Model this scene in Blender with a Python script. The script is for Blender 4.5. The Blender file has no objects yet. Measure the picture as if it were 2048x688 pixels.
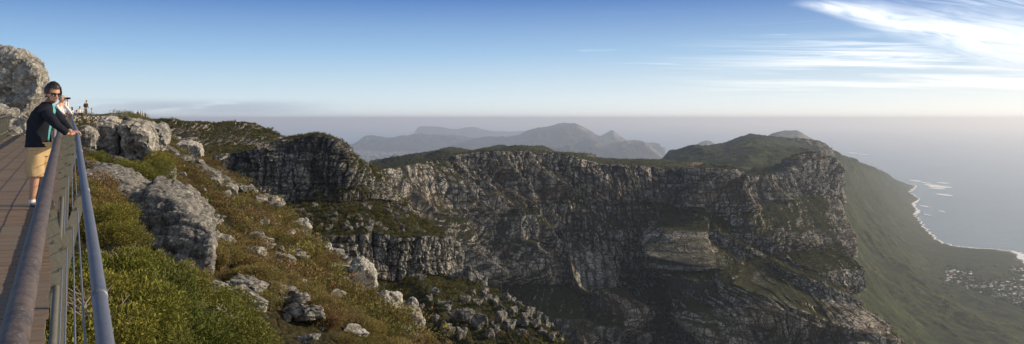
import bpy, bmesh, math, random
import numpy as np
from mathutils import Vector, Matrix
R = math.radians
random.seed(7)
rng = np.random.default_rng(11)
C = bpy.context.scene.collection

# ---------------------------------------------------------------- camera
F = 1700.0          # focal length in photo pixels (photo is 2048 wide)
HZ = 237.0          # row of the true horizon in the photo
def at(px, py, D):
    """world point seen at photo pixel (px,py) at forward distance D (camera at the origin looking along +Y)"""
    return np.array([(px-1024.0)/F*D, D, -(py-HZ)/F*D])
cam = bpy.data.cameras.new('camera'); co = bpy.data.objects.new('camera', cam); C.objects.link(co)
co.rotation_euler = (R(90), 0, 0)
cam.sensor_width = 36; cam.lens = 36*F/2048
cam.shift_y = -(344-HZ)/2048
cam.clip_start = .1; cam.clip_end = 400000
bpy.context.scene.camera = co
sc_ = bpy.context.scene; sc_.view_settings.view_transform = 'Standard'; sc_.view_settings.look = 'None'; sc_.view_settings.exposure = 0; sc_.view_settings.gamma = 1
SEA = -800.0

# ---------------------------------------------------------------- numpy noise
M32 = np.uint32(0xffffffff)
def hsh(*k):
    h = np.uint32(2166136261)
    with np.errstate(over='ignore'):
        h = np.full(np.broadcast(*k).shape if len(k) > 1 else np.shape(k[0]), h, np.uint32)
        for a in k:
            h = (h ^ np.asarray(a).astype(np.int64).astype(np.uint32)) * np.uint32(16777619)
            h ^= h >> np.uint32(15); h = h*np.uint32(2246822519); h ^= h >> np.uint32(13)
    return h.astype(np.float64)/4294967295.0
def vn(x, y, z, seed=0):
    xi, yi, zi = np.floor(x), np.floor(y), np.floor(z)
    fx, fy, fz = x-xi, y-yi, z-zi
    fx = fx*fx*fx*(fx*(fx*6-15)+10); fy = fy*fy*fy*(fy*(fy*6-15)+10); fz = fz*fz*fz*(fz*(fz*6-15)+10)
    def h(i, j, k): return hsh(xi+i, yi+j, zi+k, np.int64(seed))
    a = h(0,0,0)*(1-fx)+h(1,0,0)*fx; b = h(0,1,0)*(1-fx)+h(1,1,0)*fx
    c = h(0,0,1)*(1-fx)+h(1,0,1)*fx; d = h(0,1,1)*(1-fx)+h(1,1,1)*fx
    return ((a*(1-fy)+b*fy)*(1-fz)+(c*(1-fy)+d*fy)*fz)*2-1
def fbm(x, y, z, oct=4, seed=0, gain=.5, ridged=False):
    x, y, z = np.broadcast_arrays(np.asarray(x, float), np.asarray(y, float), np.asarray(z, float))
    s = 0; a = 1; t = 0
    for o in range(oct):
        n = vn(x, y, z, seed+o*17)
        if ridged: n = 1-2*np.abs(n)
        s = s+a*n; t += a; a *= gain
        x, y, z = x*2.03+1.7, y*2.03+3.1, z*2.03+5.3
    return s/t
def worley(x, y, z, seed=0):
    xi, yi, zi = np.floor(x), np.floor(y), np.floor(z)
    f1 = np.full(x.shape, 9.); f2 = np.full(x.shape, 9.); idn = np.zeros(x.shape)
    for i in (-1, 0, 1):
        for j in (-1, 0, 1):
            for k in (-1, 0, 1):
                cx, cy, cz = xi+i, yi+j, zi+k
                a = hsh(cx, cy, cz, np.int64(seed)); b = hsh(cx, cy, cz, np.int64(seed+1)); c = hsh(cx, cy, cz, np.int64(seed+2))
                d = (cx+a-x)**2+(cy+b-y)**2+(cz+c-z)**2
                m = d < f1
                f2 = np.where(m, f1, np.minimum(f2, d)); idn = np.where(m, a, idn); f1 = np.where(m, d, f1)
    return np.sqrt(f1), np.sqrt(f2), idn

# ---------------------------------------------------------------- object helpers
def tag(o, label=None, cat=None, group=None, kind=None):
    if label: o['label'] = label
    if cat: o['category'] = cat
    if group: o['group'] = group
    if kind: o['kind'] = kind
    return o
def empty(name, loc=(0,0,0), rz=0, **k):
    o = bpy.data.objects.new(name, None); C.objects.link(o); o.location = loc; o.rotation_euler[2] = rz
    return tag(o, **k)
def raw_mesh(name, V, Fc, mat=None, col=None, smooth=True, attrs=None):
    """V (n,3); Fc (m,k) int array or list of such arrays"""
    me = bpy.data.meshes.new(name)
    V = np.asarray(V, np.float32)
    if not isinstance(Fc, list): Fc = [Fc]
    Fc = [np.asarray(f, np.int32) for f in Fc if len(f)]
    me.vertices.add(len(V)); me.vertices.foreach_set('co', V.ravel())
    nl = sum(f.size for f in Fc); nf = sum(len(f) for f in Fc)
    me.loops.add(nl); me.loops.foreach_set('vertex_index', np.concatenate([f.ravel() for f in Fc]))
    me.polygons.add(nf)
    tot = np.concatenate([np.full(len(f), f.shape[1], np.int32) for f in Fc])
    st = np.concatenate([[0], np.cumsum(tot)[:-1]]).astype(np.int32)
    me.polygons.foreach_set('loop_start', st)
    me.polygons.foreach_set('loop_total', tot)
    me.polygons.foreach_set('use_smooth', np.full(nf, smooth))
    if col is not None:
        ca = me.color_attributes.new('Col', 'FLOAT_COLOR', 'POINT')
        c4 = np.ones((len(V), 4), np.float32); col = np.asarray(col, np.float32); c4[:, :col.shape[1]] = col
        ca.data.foreach_set('color', c4.ravel())
    me.update(calc_edges=True)
    if mat: me.materials.append(mat)
    return me
def link(name, me, parent=None, **k):
    o = bpy.data.objects.new(name, me); C.objects.link(o)
    if parent: o.parent = parent
    return tag(o, **k)
def grid_faces(nv, nu):
    i = np.arange(nv*nu).reshape(nv, nu)
    return np.stack([i[:-1,:-1], i[:-1,1:], i[1:,1:], i[1:,:-1]], -1).reshape(-1, 4)
class MB:
    """collects simple shapes into one mesh"""
    def __init__(s): s.v = []; s.f3 = []; s.f4 = []; s.n = 0; s.extra = []
    def add(s, V, quads=(), tris=(), polys=()):
        V = np.asarray(V, float)
        s.v.append(V)
        for q in quads: s.f4.append([i+s.n for i in q])
        for q in tris: s.f3.append([i+s.n for i in q])
        for q in polys: s.extra.append([i+s.n for i in q])
        s.n += len(V)
    def box(s, c, size, ax=None):
        ax = np.eye(3) if ax is None else np.asarray(ax, float)
        h = np.asarray(size, float)/2
        V = [np.asarray(c, float)+ax[0]*h[0]*x+ax[1]*h[1]*y+ax[2]*h[2]*z for x in (-1,1) for y in (-1,1) for z in (-1,1)]
        s.add(V, quads=[(0,1,3,2),(4,6,7,5),(0,4,5,1),(2,3,7,6),(0,2,6,4),(1,5,7,3)])
    def tube(s, pts, r, n=10, caps=True):
        pts = [np.asarray(p, float) for p in pts]; rs = r if hasattr(r, '__len__') else [r]*len(pts)
        V = []; up = np.array([0,0,1.])
        for i, p in enumerate(pts):
            d = pts[min(i+1, len(pts)-1)]-pts[max(i-1, 0)]; d = d/np.linalg.norm(d)
            a = np.cross(d, up)
            if np.linalg.norm(a) < .05: a = np.cross(d, [1,0,0])
            a /= np.linalg.norm(a); b = np.cross(a, d)
            V += [p+rs[i]*(math.cos(2*math.pi*k/n)*a+math.sin(2*math.pi*k/n)*b) for k in range(n)]
        q = [(i*n+k, i*n+(k+1) % n, (i+1)*n+(k+1) % n, (i+1)*n+k) for i in range(len(pts)-1) for k in range(n)]
        s.add(V, quads=q, polys=[tuple(range(n-1, -1, -1)), tuple((len(pts)-1)*n+k for k in range(n))] if caps else [])
    def mesh(s, name, mat, smooth=False):
        me = bpy.data.meshes.new(name)
        V = np.concatenate(s.v)
        me.from_pydata(V.tolist(), [], s.f4+s.f3+s.extra); me.materials.append(mat)
        if smooth: me.polygons.foreach_set('use_smooth', [True]*len(me.polygons))
        me.update(); return me
    def build(s, name, mat, parent=None, smooth=False, **k):
        return link(name, s.mesh(name, mat, smooth), parent, **k)

# ---------------------------------------------------------------- node helpers
class NT:
    def __init__(s, nt): s.nt = nt; s.nt.nodes.clear()
    def n(s, typ, ins=None, **props):
        nd = s.nt.nodes.new(typ)
        for k, v in props.items(): setattr(nd, k, v)
        for k, v in (ins or {}).items():
            sock = nd.inputs[k]
            if isinstance(v, bpy.types.NodeSocket): s.nt.links.new(v, sock)
            else: sock.default_value = v
        return nd
    def math(s, op, a, b=0., clamp=False):
        nd = s.n('ShaderNodeMath', operation=op, use_clamp=clamp)
        for i, v in enumerate((a, b)):
            if isinstance(v, bpy.types.NodeSocket): s.nt.links.new(v, nd.inputs[i])
            else: nd.inputs[i].default_value = v
        return nd.outputs[0]
    def mix(s, f, a, b, typ='MIX'):
        nd = s.n('ShaderNodeMix', data_type='RGBA', blend_type=typ)
        for i, v in ((0, f), (6, a), (7, b)):
            if isinstance(v, bpy.types.NodeSocket): s.nt.links.new(v, nd.inputs[i])
            else: nd.inputs[i].default_value = v if not isinstance(v, tuple) else (*v, 1)[:4]
        return nd.outputs[2]
    def noise(s, vec, scale, detail=4, rough=.55, dist=0.):
        nd = s.n('ShaderNodeTexNoise', {'Scale': scale, 'Detail': detail, 'Roughness': rough, 'Distortion': dist})
        if vec is not None: s.nt.links.new(vec, nd.inputs['Vector'])
        return nd.outputs['Fac']
    def ramp(s, f, a, b):
        nd = s.n('ShaderNodeMapRange', {'From Min': a, 'From Max': b}, clamp=True); nd.interpolation_type = 'SMOOTHSTEP'
        s.nt.links.new(f, nd.inputs['Value']); return nd.outputs[0]
    def map(s, vec, scale=(1,1,1), rot=(0,0,0), loc=(0,0,0)):
        return s.n('ShaderNodeMapping', {'Vector': vec, 'Scale': scale, 'Rotation': rot, 'Location': loc}).outputs[0]
def material(name):
    m = bpy.data.materials.new(name); m.use_nodes = True
    t = NT(m.node_tree); out = t.n('ShaderNodeOutputMaterial')
    return m, t, out
def surf(t, out, col, rough=.9, bump=None, bstr=.5, bdist=.1, spec=.2, metal=0.):
    p = t.n('ShaderNodeBsdfPrincipled', {'Roughness': rough, 'Specular IOR Level': spec, 'Metallic': metal})
    if isinstance(col, bpy.types.NodeSocket): t.nt.links.new(col, p.inputs['Base Color'])
    else: p.inputs['Base Color'].default_value = (*col, 1)
    if bump is not None:
        b = t.n('ShaderNodeBump', {'Height': bump, 'Strength': bstr, 'Distance': bdist})
        t.nt.links.new(b.outputs[0], p.inputs['Normal'])
    t.nt.links.new(p.outputs[0], out.inputs['Surface'])
    return p
def plain(name, col, rough=.7, spec=.3, metal=0., var=.15, vscale=8., bump=0., bscale=60.):
    m, t, out = material(name)
    v = t.n('ShaderNodeTexCoord').outputs['Object']
    nz = t.noise(v, vscale, 5, .6)
    c = t.mix(nz, tuple(x*(1-var) for x in col), tuple(min(1, x*(1+var)) for x in col))
    surf(t, out, c, rough, t.noise(v, bscale, 4) if bump else None, bump, .01, spec, metal)
    return m
def obj_rand(t): return t.n('ShaderNodeObjectInfo').outputs['Random']
# ---------------------------------------------------------------- light and sky
SUN_AZ, SUN_EL = 82.0, 23.0         # azimuth measured clockwise from the view direction (+Y)
sd = np.array([math.sin(R(SUN_AZ))*math.cos(R(SUN_EL)), math.cos(R(SUN_AZ))*math.cos(R(SUN_EL)), math.sin(R(SUN_EL))])
sun = bpy.data.lights.new('sun', 'SUN'); sun.energy = 5.0; sun.angle = R(.5); sun.color = (1, .82, .58)
so = bpy.data.objects.new('sun', sun); C.objects.link(so)
so.rotation_euler = Vector(sd).to_track_quat('Z', 'Y').to_euler()
w = bpy.data.worlds.new('World'); bpy.context.scene.world = w; w.use_nodes = True
t = NT(w.node_tree); out = t.n('ShaderNodeOutputWorld')
sky = t.n('ShaderNodeTexSky', sky_type='NISHITA', sun_disc=False, sun_elevation=R(SUN_EL), sun_rotation=R(SUN_AZ),
          altitude=1000, air_density=1.0, dust_density=.8, ozone_density=2.0)
tc = t.n('ShaderNodeTexCoord').outputs['Generated']
sep = t.n('ShaderNodeSeparateXYZ', {'Vector': tc})
X, Y, Z = sep.outputs
# cirrus on a flat layer overhead: direction / elevation
zc = t.math('MAXIMUM', Z, .004)
hyp = t.math('ADD', zc, .035)
u = t.math('DIVIDE', X, hyp); v = t.math('DIVIDE', Y, hyp)
plane = t.n('ShaderNodeCombineXYZ', {'X': u, 'Y': v}).outputs[0]
wv = t.map(plane, (.30, 1.1, 1), (0, 0, R(24)))
n1 = t.noise(wv, .85, 9, .62, 1.1)
wv2 = t.map(plane, (.13, .9, 1), (0, 0, R(14)), (3.1, 1.7, 0))
n2 = t.noise(wv2, 1.3, 8, .6, .6)
az = t.math('ARCTAN2', X, Y)                        # to the right is positive
SKYN = (t, sky, X, Y, Z, az, n1, n2, plane)
hyp2 = t.math('SQRT', t.math('ADD', t.math('MULTIPLY', X, X), t.math('MULTIPLY', Y, Y)))
e = t.math('DIVIDE', Z, t.math('MAXIMUM', hyp2, .02))      # tangent of the elevation
ae = t.n('ShaderNodeCombineXYZ', {'X': az, 'Y': e}).outputs[0]
def streak(sx, sy, rot, loc, detail=8, rough=.6, dist=.4):
    return t.noise(t.map(t.map(ae, (1,1,1), (0,0,R(rot))), (sx, sy, 1), loc=loc), 1.0, detail, rough, dist)
# long cirrus plume rising to the left
da = t.math('SUBTRACT', az, .318)
wob = t.math('MULTIPLY', t.math('SUBTRACT', streak(9, 9, 0, (2,1,0), 3), .5), .025)
line = t.math('SUBTRACT', .1275, t.math('ADD', t.math('MULTIPLY', da, .20), t.math('MULTIPLY', t.math('MULTIPLY', da, da), .35)))
half = t.math('ADD', .003, t.math('MULTIPLY', t.math('MAXIMUM', da, 0.), .13))
q = t.math('DIVIDE', t.math('SUBTRACT', t.math('ADD', e, wob), line), half)
below = t.ramp(q, -1.2, .35); above = t.math('SUBTRACT', 1., t.ramp(q, -.2, 1.9))
band = t.math('MULTIPLY', t.math('MULTIPLY', below, above), t.ramp(da, -.008, .05))
band = t.math('MULTIPLY', band, t.ramp(streak(10, 70, 15, (0,3,0), 9, .64, 1.1), .16, .66))
# upper right veil and wisps
veil = t.math('MULTIPLY', t.ramp(streak(6, 55, 16, (5,2,0), 9, .66, 1.2), .36, .64), t.math('MULTIPLY', t.ramp(az, .36, .56), t.ramp(e, .085, .12)))
# low flat streaks towards the right
low = t.ramp(streak(3.2, 95, 2.5, (1.3,7,0), 8, .62, .7), .40, .76)
low = t.math('MULTIPLY', low, t.math('MULTIPLY', t.ramp(az, .13, .40), t.math('MULTIPLY', t.ramp(e, .012, .045), t.math('SUBTRACT', 1., t.ramp(e, .072, .10)))))
far = t.math('MULTIPLY', t.ramp(streak(4.5, 120, 1, (8.2,3.5,0), 7, .6, .6), .60, .80), t.math('MULTIPLY', t.ramp(e, .03, .05), t.math('SUBTRACT', 1., t.ramp(e, .10, .13))))
far = t.math('MULTIPLY', far, t.math('MULTIPLY', t.ramp(az, -.08, .12), .5))
cl = t.math('MAXIMUM', t.math('MAXIMUM', band, t.math('MULTIPLY', veil, .55)), t.math('MAXIMUM', t.math('MULTIPLY', low, .85), far))
cl = t.math('MINIMUM', t.math('MULTIPLY', cl, 1.2), .92)
# thin grey stratus low on the left
g = t.math('MULTIPLY', t.math('SUBTRACT', 1., t.ramp(t.math('ABSOLUTE', t.math('ADD', az, .345)), .04, .17)),
           t.math('SUBTRACT', 1., t.ramp(t.math('ABSOLUTE', t.math('SUBTRACT', e, .0115)), .002, .0125)))
g = t.math('MULTIPLY', g, t.ramp(streak(14, 110, -3, (4,4,0), 6, .6, .3), .30, .52))
# pale dusty horizon, brighter towards the sun
hz = t.math('POWER', 2.718, t.math('MULTIPLY', t.math('MAXIMUM', e, 0.), -22.))
side = t.ramp(az, -.6, .9)
rp = t.n('ShaderNodeValToRGB', {'Fac': t.math('MULTIPLY', e, 5.)})
for i_, (p_, c_) in enumerate(((0., (4.8, 5.4, 5.6)), (.12, (4.1, 5.2, 5.8)), (.38, (2.05, 3.6, 5.4)), (.70, (.66, 1.58, 3.85)), (1., (.46, 1.2, 3.3)))):
    el = rp.color_ramp.elements[i_] if i_ < 2 else rp.color_ramp.elements.new(p_)
    el.position = p_; el.color = (*[x/6 for x in c_], 1)
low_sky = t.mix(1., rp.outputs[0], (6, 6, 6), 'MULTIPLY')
skyc = t.mix(t.ramp(e, .17, .6), low_sky, t.mix(1., sky.outputs[0], (.58, .59, .60), 'MULTIPLY'))  # unseen sky above the frame is dimmed to lower the ambient light
hcol = t.mix(side, (5.4, 6.1, 6.5), (9.2, 8.5, 7.4))
base = t.mix(t.math('MULTIPLY', hz, t.math('ADD', .30, t.math('MULTIPLY', side, .60))), skyc, hcol)
base = t.mix(t.math('MULTIPLY', g, .85), base, (3.2, 3.75, 4.45))
warm = t.mix(t.ramp(e, .03, .12), (8.8, 8.5, 8.0), (8.3, 8.7, 9.2))
base = t.mix(cl, base, warm)
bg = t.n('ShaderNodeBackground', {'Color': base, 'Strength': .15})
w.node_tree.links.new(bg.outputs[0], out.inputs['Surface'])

# haze: a layer of thin scattering air over land and sea, with a faint glow
m = bpy.data.materials.new('haze_air'); m.use_nodes = True
t = NT(m.node_tree); out = t.n('ShaderNodeOutputMaterial')
vs = t.n('ShaderNodeVolumeScatter', {'Color': (.86, .93, 1., 1), 'Density': 4.2e-5, 'Anisotropy': .56})
em = t.n('ShaderNodeEmission', {'Color': (.58, .66, .82, 1), 'Strength': .75e-5})      # added glow in place of light scattered more than once inside the haze
ad = t.n('ShaderNodeAddShader', {0: vs.outputs[0], 1: em.outputs[0]})
m.node_tree.links.new(ad.outputs[0], out.inputs['Volume'])
try: m.cycles.homogeneous_volume = True
except Exception: pass
hb = MB(); hb.box((0, 60000, (SEA-60+110)/2), (260000, 260000, 110-SEA+60))
hb.build('haze', m, kind='structure')
bpy.context.scene.cycles.volume_bounces = 0
bpy.context.scene.cycles.max_bounces = 5
bpy.context.scene.cycles.diffuse_bounces = 2
# ---------------------------------------------------------------- ground materials
def rock_material(name, dark, light, vegA, vegB, size=1.0, lichen=.5, bstr=.6, strat=0.):
    """rock / vegetation mix steered by the Col attribute: r = vegetation, g = rock tone, b = iron stain"""
    m, t, out = material(name)
    pos = t.n('ShaderNodeNewGeometry').outputs['Position']
    att = t.n('ShaderNodeVertexColor', layer_name='Col').outputs['Color']
    r, g, b = t.n('ShaderNodeSeparateColor', {'Color': att}).outputs[:3]
    s = 1.0/size
    n1 = t.noise(pos, .6*s, 6, .65); n2 = t.noise(pos, 3.2*s, 5, .7); n3 = t.noise(pos, .11*s, 4)
    f = t.math('ADD', t.math('MULTIPLY', n1, .55), t.math('MULTIPLY', n2, .55))
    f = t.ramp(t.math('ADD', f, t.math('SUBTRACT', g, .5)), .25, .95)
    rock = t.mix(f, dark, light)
    rock = t.mix(t.math('MULTIPLY', b, .7), rock, tuple(np.array(light)*np.array([1.05, .80, .55])))
    # dark water streaks running down the face
    st = t.noise(t.map(pos, (1,1,.08)), .55*s, 4, .6)
    rock = t.mix(t.math('MULTIPLY', t.ramp(st, .52, .70), .55), rock, tuple(np.array(dark)*.55))
    cv = t.noise(t.map(pos, (1,1,.38)), .34*s, 7, .68, .1)
    bd_ = t.noise(t.map(pos, (.16,.16,1.3)), .42*s, 6, .65, .3)
    def vor(sc, sq):
        v_ = t.n('ShaderNodeTexVoronoi', {'Vector': t.map(pos, (1, 1, sq)), 'Scale': sc*s, 'Randomness': .85}, feature='DISTANCE_TO_EDGE'); return v_.outputs['Distance']
    ck = t.math('MINIMUM', t.math('MINIMUM', t.ramp(vor(.30, .55), .0, .10), t.ramp(vor(.75, .8), -.03, .12)), t.ramp(t.math('ABSOLUTE', t.math('SUBTRACT', bd_, .5)), -.01, .035))
    rock = t.mix(ck, tuple(np.array(dark)*.45), rock)
    rock = t.mix(t.math('MULTIPLY', t.ramp(cv, .56, .72), .55), rock, tuple(np.array(light)*1.25))
    if lichen:
        li = t.math('MULTIPLY', t.ramp(t.noise(pos, 2.1*s, 7, .72), .56, .66), lichen)
        rock = t.mix(li, rock, (.40, .39, .34))
    va = t.noise(pos, .35*s, 5, .65); vb = t.noise(pos, 2.4*s, 4, .7)
    veg = t.mix(t.ramp(va, .35, .65), vegA, vegB)
    veg = t.mix(t.ramp(vb, .3, .75), tuple(np.array(vegA)*.35), veg)
    vm = t.ramp(t.math('ADD', r, t.math('MULTIPLY', t.math('SUBTRACT', n2, .5), .9)), .38, .58)
    col = t.mix(vm, rock, veg)
    h = t.math('ADD', t.math('MULTIPLY', n1, 1.2), t.math('MULTIPLY', n2, .5))
    h = t.math('ADD', h, t.math('ADD', t.math('MULTIPLY', cv, 2.2), t.math('MULTIPLY', ck, .5)))
    surf(t, out, col, .95, h, bstr, .9*size, .1)
    return m

# ---------------------------------------------------------------- lofted landforms
def resample(row, n, own=False):
    P = np.array([at(*p) for p in row]); k = len(P)
    s = np.linspace(0, k-1, n); i = np.minimum(s.astype(int), k-2); f = (s-i)[:, None]
    # Catmull-Rom with a little tension
    Pm = P[np.maximum(i-1, 0)]; P0 = P[i]; P1 = P[i+1]; P2 = P[np.minimum(i+2, k-1)]
    m0 = (P1-Pm)*.35; m1 = (P2-P0)*.35
    f2, f3 = f*f, f*f*f
    return (2*f3-3*f2+1)*P0+(f3-2*f2+f)*m0+(-2*f3+3*f2)*P1+(f3-f2)*m1
def loft(rows, counts, nu, wts):
    """rows: lists of (px,py,D) with the same number of columns; counts: samples per band; wts: (rockiness) per row"""
    L = [resample(r, nu) for r in rows]
    V = []; W = []
    for b in range(len(L)-1):
        n = counts[b]
        for k in range(n + (b == len(L)-2)):
            f = k/n
            V.append(L[b]*(1-f)+L[b+1]*f); W.append(np.full(nu, wts[b] ))
    return np.array(V), np.array(W)
def normals(V):
    n = np.cross(np.gradient(V, axis=1), np.gradient(V, axis=0)); n /= np.linalg.norm(n, axis=-1, keepdims=True)+1e-9
    return n
def sm(x, a, b):
    x = np.clip((x-a)/(b-a), 0, 1); return x*x*(3-2*x)
def blur(A, k):
    for ax in (0, 1):
        ker = np.ones(2*k+1)/(2*k+1)
        pad = [(k, k) if i == ax else (0, 0) for i in range(A.ndim)]
        B = np.pad(A, pad, mode='edge'); c = np.cumsum(B, axis=ax); z = np.zeros_like(np.take(c, [0], ax))
        c = np.concatenate([z, c], ax); n = A.shape[ax]
        A = (np.take(c, np.arange(2*k+1, 2*k+1+n), ax)-np.take(c, np.arange(0, n), ax))/(2*k+1)
    return A
def blocks(um, z, S, H, A, seed, crack=.35, groove=.3):
    """outward offsets of jointed, bedded sandstone: beds of height ~H split by joints ~S apart"""
    r = np.random.default_rng(seed)
    bd = np.cumsum(r.uniform(.45, 1.6, 4000)*H)-900
    zz = z+min(H*.3, 2.5)*fbm(um/(S*7), z*0, z*0+seed, 2, seed)+H*.12*vn(um/S*2, z/H*2, z*0, seed+5)
    k = np.clip(np.searchsorted(bd, zz), 1, len(bd)-1)
    fz = (zz-bd[k-1])/(bd[k]-bd[k-1])
    sp = S*(.55+.9*hsh(k, np.int64(seed)))
    x = um/sp+hsh(k, np.int64(seed+1))*9+.25*vn(um/S*1.3, z/H*.8, z*0, seed+9)
    c = np.floor(x); fx = x-c
    d = A*(.66*hsh(c, k, np.int64(seed+2))+.34*hsh(k, np.int64(seed+3)))
    ex = np.minimum(fx, 1-fx)*sp; ez = np.minimum(fz, 1-fz)*(bd[k]-bd[k-1])
    wx, wz = S*.10, H*.12
    d = d-crack*A*np.exp(-(ex/wx)**2)*(.4+.9*hsh(c+.5*0+np.round(fx), k, np.int64(seed+4)))-groove*A*np.exp(-(ez/wz)**2)
    return d, hsh(c, k, np.int64(seed+6)), hsh(k, np.int64(seed+7))
def landform(name, rows, counts, nu, wts, mat, scale, seed, bumps=(), big=(60, 18), vegbias=0., rough=1.0, kind='structure', cellmul=1., colw=None, bigfoot=1., slant=.35):
    V, W = loft(rows, counts, nu, wts)
    W = blur(W, 2)
    if colw is not None: W = W*np.interp(np.linspace(0, 1, nu), colw[0], colw[1])[None]
    N0 = normals(V)
    face = blur(N0, 14); face /= np.linalg.norm(face, axis=-1, keepdims=True)
    outw = face.copy(); outw[..., 2] *= .06; outw /= np.linalg.norm(outw, axis=-1, keepdims=True)+1e-9
    if outw[..., 1].mean() > 0: outw = -outw; face = -face
    mid = V[len(V)//2]
    um = np.concatenate([[0], np.cumsum(np.linalg.norm(np.diff(mid[:, :2], axis=0), axis=1))])
    U = np.broadcast_to(um, V.shape[:2]); Zc = V[..., 2]
    UJ = V[..., 0]+.7*V[counts[0], :, 1][None]+.08*V[..., 1]                     # vertical joint planes in the world
    # buttresses and gullies
    lam, amp = big
    d = amp*fbm(U/lam+.35*Zc/lam, Zc/lam*.35, Zc*0+seed, 4, seed+40, .55)
    d = d+amp*slant*(fbm((U+1.15*Zc)/(lam*1.05), Zc/lam*.3, Zc*0+seed, 4, seed+80, .5, True)-.2)
    d = d*(1+(bigfoot-1)*np.clip((Zc.max()-Zc)/np.ptp(Zc)*1.6, 0, 1))
    for (pu, z0, z1, wl, wr, a) in bumps:          # explicit buttresses: centre column (0..1), height range, widths (m), height (m)
        x = U-pu*um[-1]
        g = np.where(x < 0, np.exp(-(x/wl)**2), np.clip(1-x/wr, 0, 1)**.7)
        d = d+a*g*sm(Zc, z0, z0+(z1-z0)*.15)*(1-sm(Zc, z1-(z1-z0)*.4, z1))
    rockm = W
    b1, t1, l1 = blocks(UJ, Zc, 30*scale*cellmul, 24*scale, 6.5*scale, seed, .35, .15)
    b2, t2, l2 = blocks(UJ*1.03+7, Zc, 10*scale*cellmul, 11*scale, 4.2*scale, seed+101, .4, .18)
    b3, t3, l3 = blocks(UJ+1.5*fbm(V[...,0]/14, V[...,1]/14, Zc/9, 2, seed+3), Zc, 4.4*scale*cellmul, 4.6*scale, 1.9*scale, seed+202, .4, .22)
    b4, t4, l4 = blocks(UJ*.97+3, Zc, 9*scale*cellmul, 44*scale, 6.0*scale, seed+707, .5, .08)
    fine = .8*scale*fbm(V[...,0]/(2.5*scale), V[...,1]/(2.5*scale), Zc/(2.5*scale), 3, seed+300)+8*scale*fbm(V[...,0]/(38*scale), V[...,1]/(38*scale), Zc/(26*scale), 6, seed+310, .6)
    off = d*(.35+.65*np.minimum(rockm, 1))+rough*rockm*(b1+b2*.85+b3+b4+fine)
    P = V+outw*off[..., None]
    P = P+face*(np.clip(rockm, 0, 1)*1.6*scale*fbm(V[...,0]/(13*scale), V[...,1]/(13*scale), Zc/(13*scale), 4, seed+350, .6, True))[..., None]
    # vegetated ledges and slopes get a lumpy surface
    lump = fbm(V[...,0]/(6*scale), V[...,1]/(6*scale), Zc/(6*scale), 4, seed+400)
    P = P+face*((1-np.clip(rockm, 0, 1))*2.2*scale*lump)[..., None]
    N = normals(P); N *= np.sign((N*face).sum(-1, keepdims=True))
    nz = blur(N[..., 2], 1)
    veg = sm(nz, .45, .80)*.95+(1-np.clip(rockm, 0, 1))*.75+vegbias+.35*fbm(V[...,0]/(22*scale), V[...,1]/(22*scale), Zc/(22*scale), 3, seed+500)
    veg = veg-.32
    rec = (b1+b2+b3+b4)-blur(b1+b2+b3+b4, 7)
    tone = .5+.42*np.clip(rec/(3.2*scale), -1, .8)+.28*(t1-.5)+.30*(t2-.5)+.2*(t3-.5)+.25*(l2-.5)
    iron = np.clip(.35*sm(l1, .6, .95)+.4*fbm(U/(14*scale), Zc/(14*scale), Zc*0, 3, seed+600), 0, 1)
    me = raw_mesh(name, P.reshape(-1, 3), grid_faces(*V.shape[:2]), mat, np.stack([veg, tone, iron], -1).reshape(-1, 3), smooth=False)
    return link(name, me, kind=kind), P, face, np.clip(veg, 0, 1)

M_CLIFF = rock_material('cliff_sandstone', (.046,.044,.041), (.42,.385,.325), (.040,.046,.016), (.080,.074,.028), 3.0, .10)
M_BUTTE = rock_material('butte_sandstone', (.048,.046,.043), (.40,.378,.335), (.050,.056,.020), (.115,.095,.040), 1.2, .25)
# ---------------------------------------------------------------- the great cliff wall
rows = [
 [(745,322,2600),(880,309,2600),(1000,306,2600),(1100,309,2600),(1180,321,2500),(1260,325,2400),(1340,329,2200),(1390,333,2000),(1425,338,1800),(1440,342,1600),(1450,348,1500),(1456,354,1450)],
 [(735,342,900),(850,322,980),(930,306,1060),(1030,304,1120),(1110,309,1160),(1200,328,1160),(1270,331,1170),(1345,337,1160),(1402,336,1090),(1422,340,1095),(1436,345,1110),(1448,357,1180)],
 [(745,400,840),(850,430,900),(930,425,980),(1030,400,1060),(1110,395,1100),(1200,405,1100),(1270,400,1100),(1345,405,1090),(1402,420,1040),(1432,424,1040),(1456,418,1070),(1474,404,1150)],
 [(740,450,800),(850,480,860),(930,490,930),(1030,470,1010),(1110,465,1050),(1200,462,1040),(1275,450,1040),(1350,440,1040),(1404,462,990),(1450,466,990),(1494,468,1030),(1530,452,1120)],
 [(740,540,740),(850,560,790),(930,570,850),(1030,565,920),(1110,560,960),(1200,560,950),(1280,555,950),(1350,545,950),(1415,535,910),(1490,520,920),(1560,508,970),(1630,500,1090)],
 [(740,600,690),(850,620,740),(930,625,800),(1030,630,860),(1110,625,890),(1200,640,880),(1290,660,870),(1360,640,880),(1430,615,850),(1530,580,850),(1625,545,890),(1690,538,1010)],
 [(740,680,620),(850,700,670),(930,700,720),(1030,705,780),(1110,705,810),(1200,710,805),(1290,720,800),(1370,715,800),(1445,690,780),(1560,670,770),(1655,640,800),(1708,612,950)],
 [(740,780,550),(850,790,590),(930,800,640),(1030,800,690),(1110,800,720),(1200,800,720),(1290,800,720),(1370,800,730),(1440,800,700),(1560,800,690),(1680,800,700),(1745,730,880)],
]
def steepen(rows, offs):
    """set the forward distance of every line from that of the crest line, so the faces stand nearly upright"""
    return rows[:2]+[[(x, y, rows[1][i][2]-o*rows[1][i][2]/1100) for i, (x, y, D) in enumerate(r)] for r, o in zip(rows[2:], offs)]
rows = steepen(rows, [16, 62, 88, 165, 190, 290])
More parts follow.
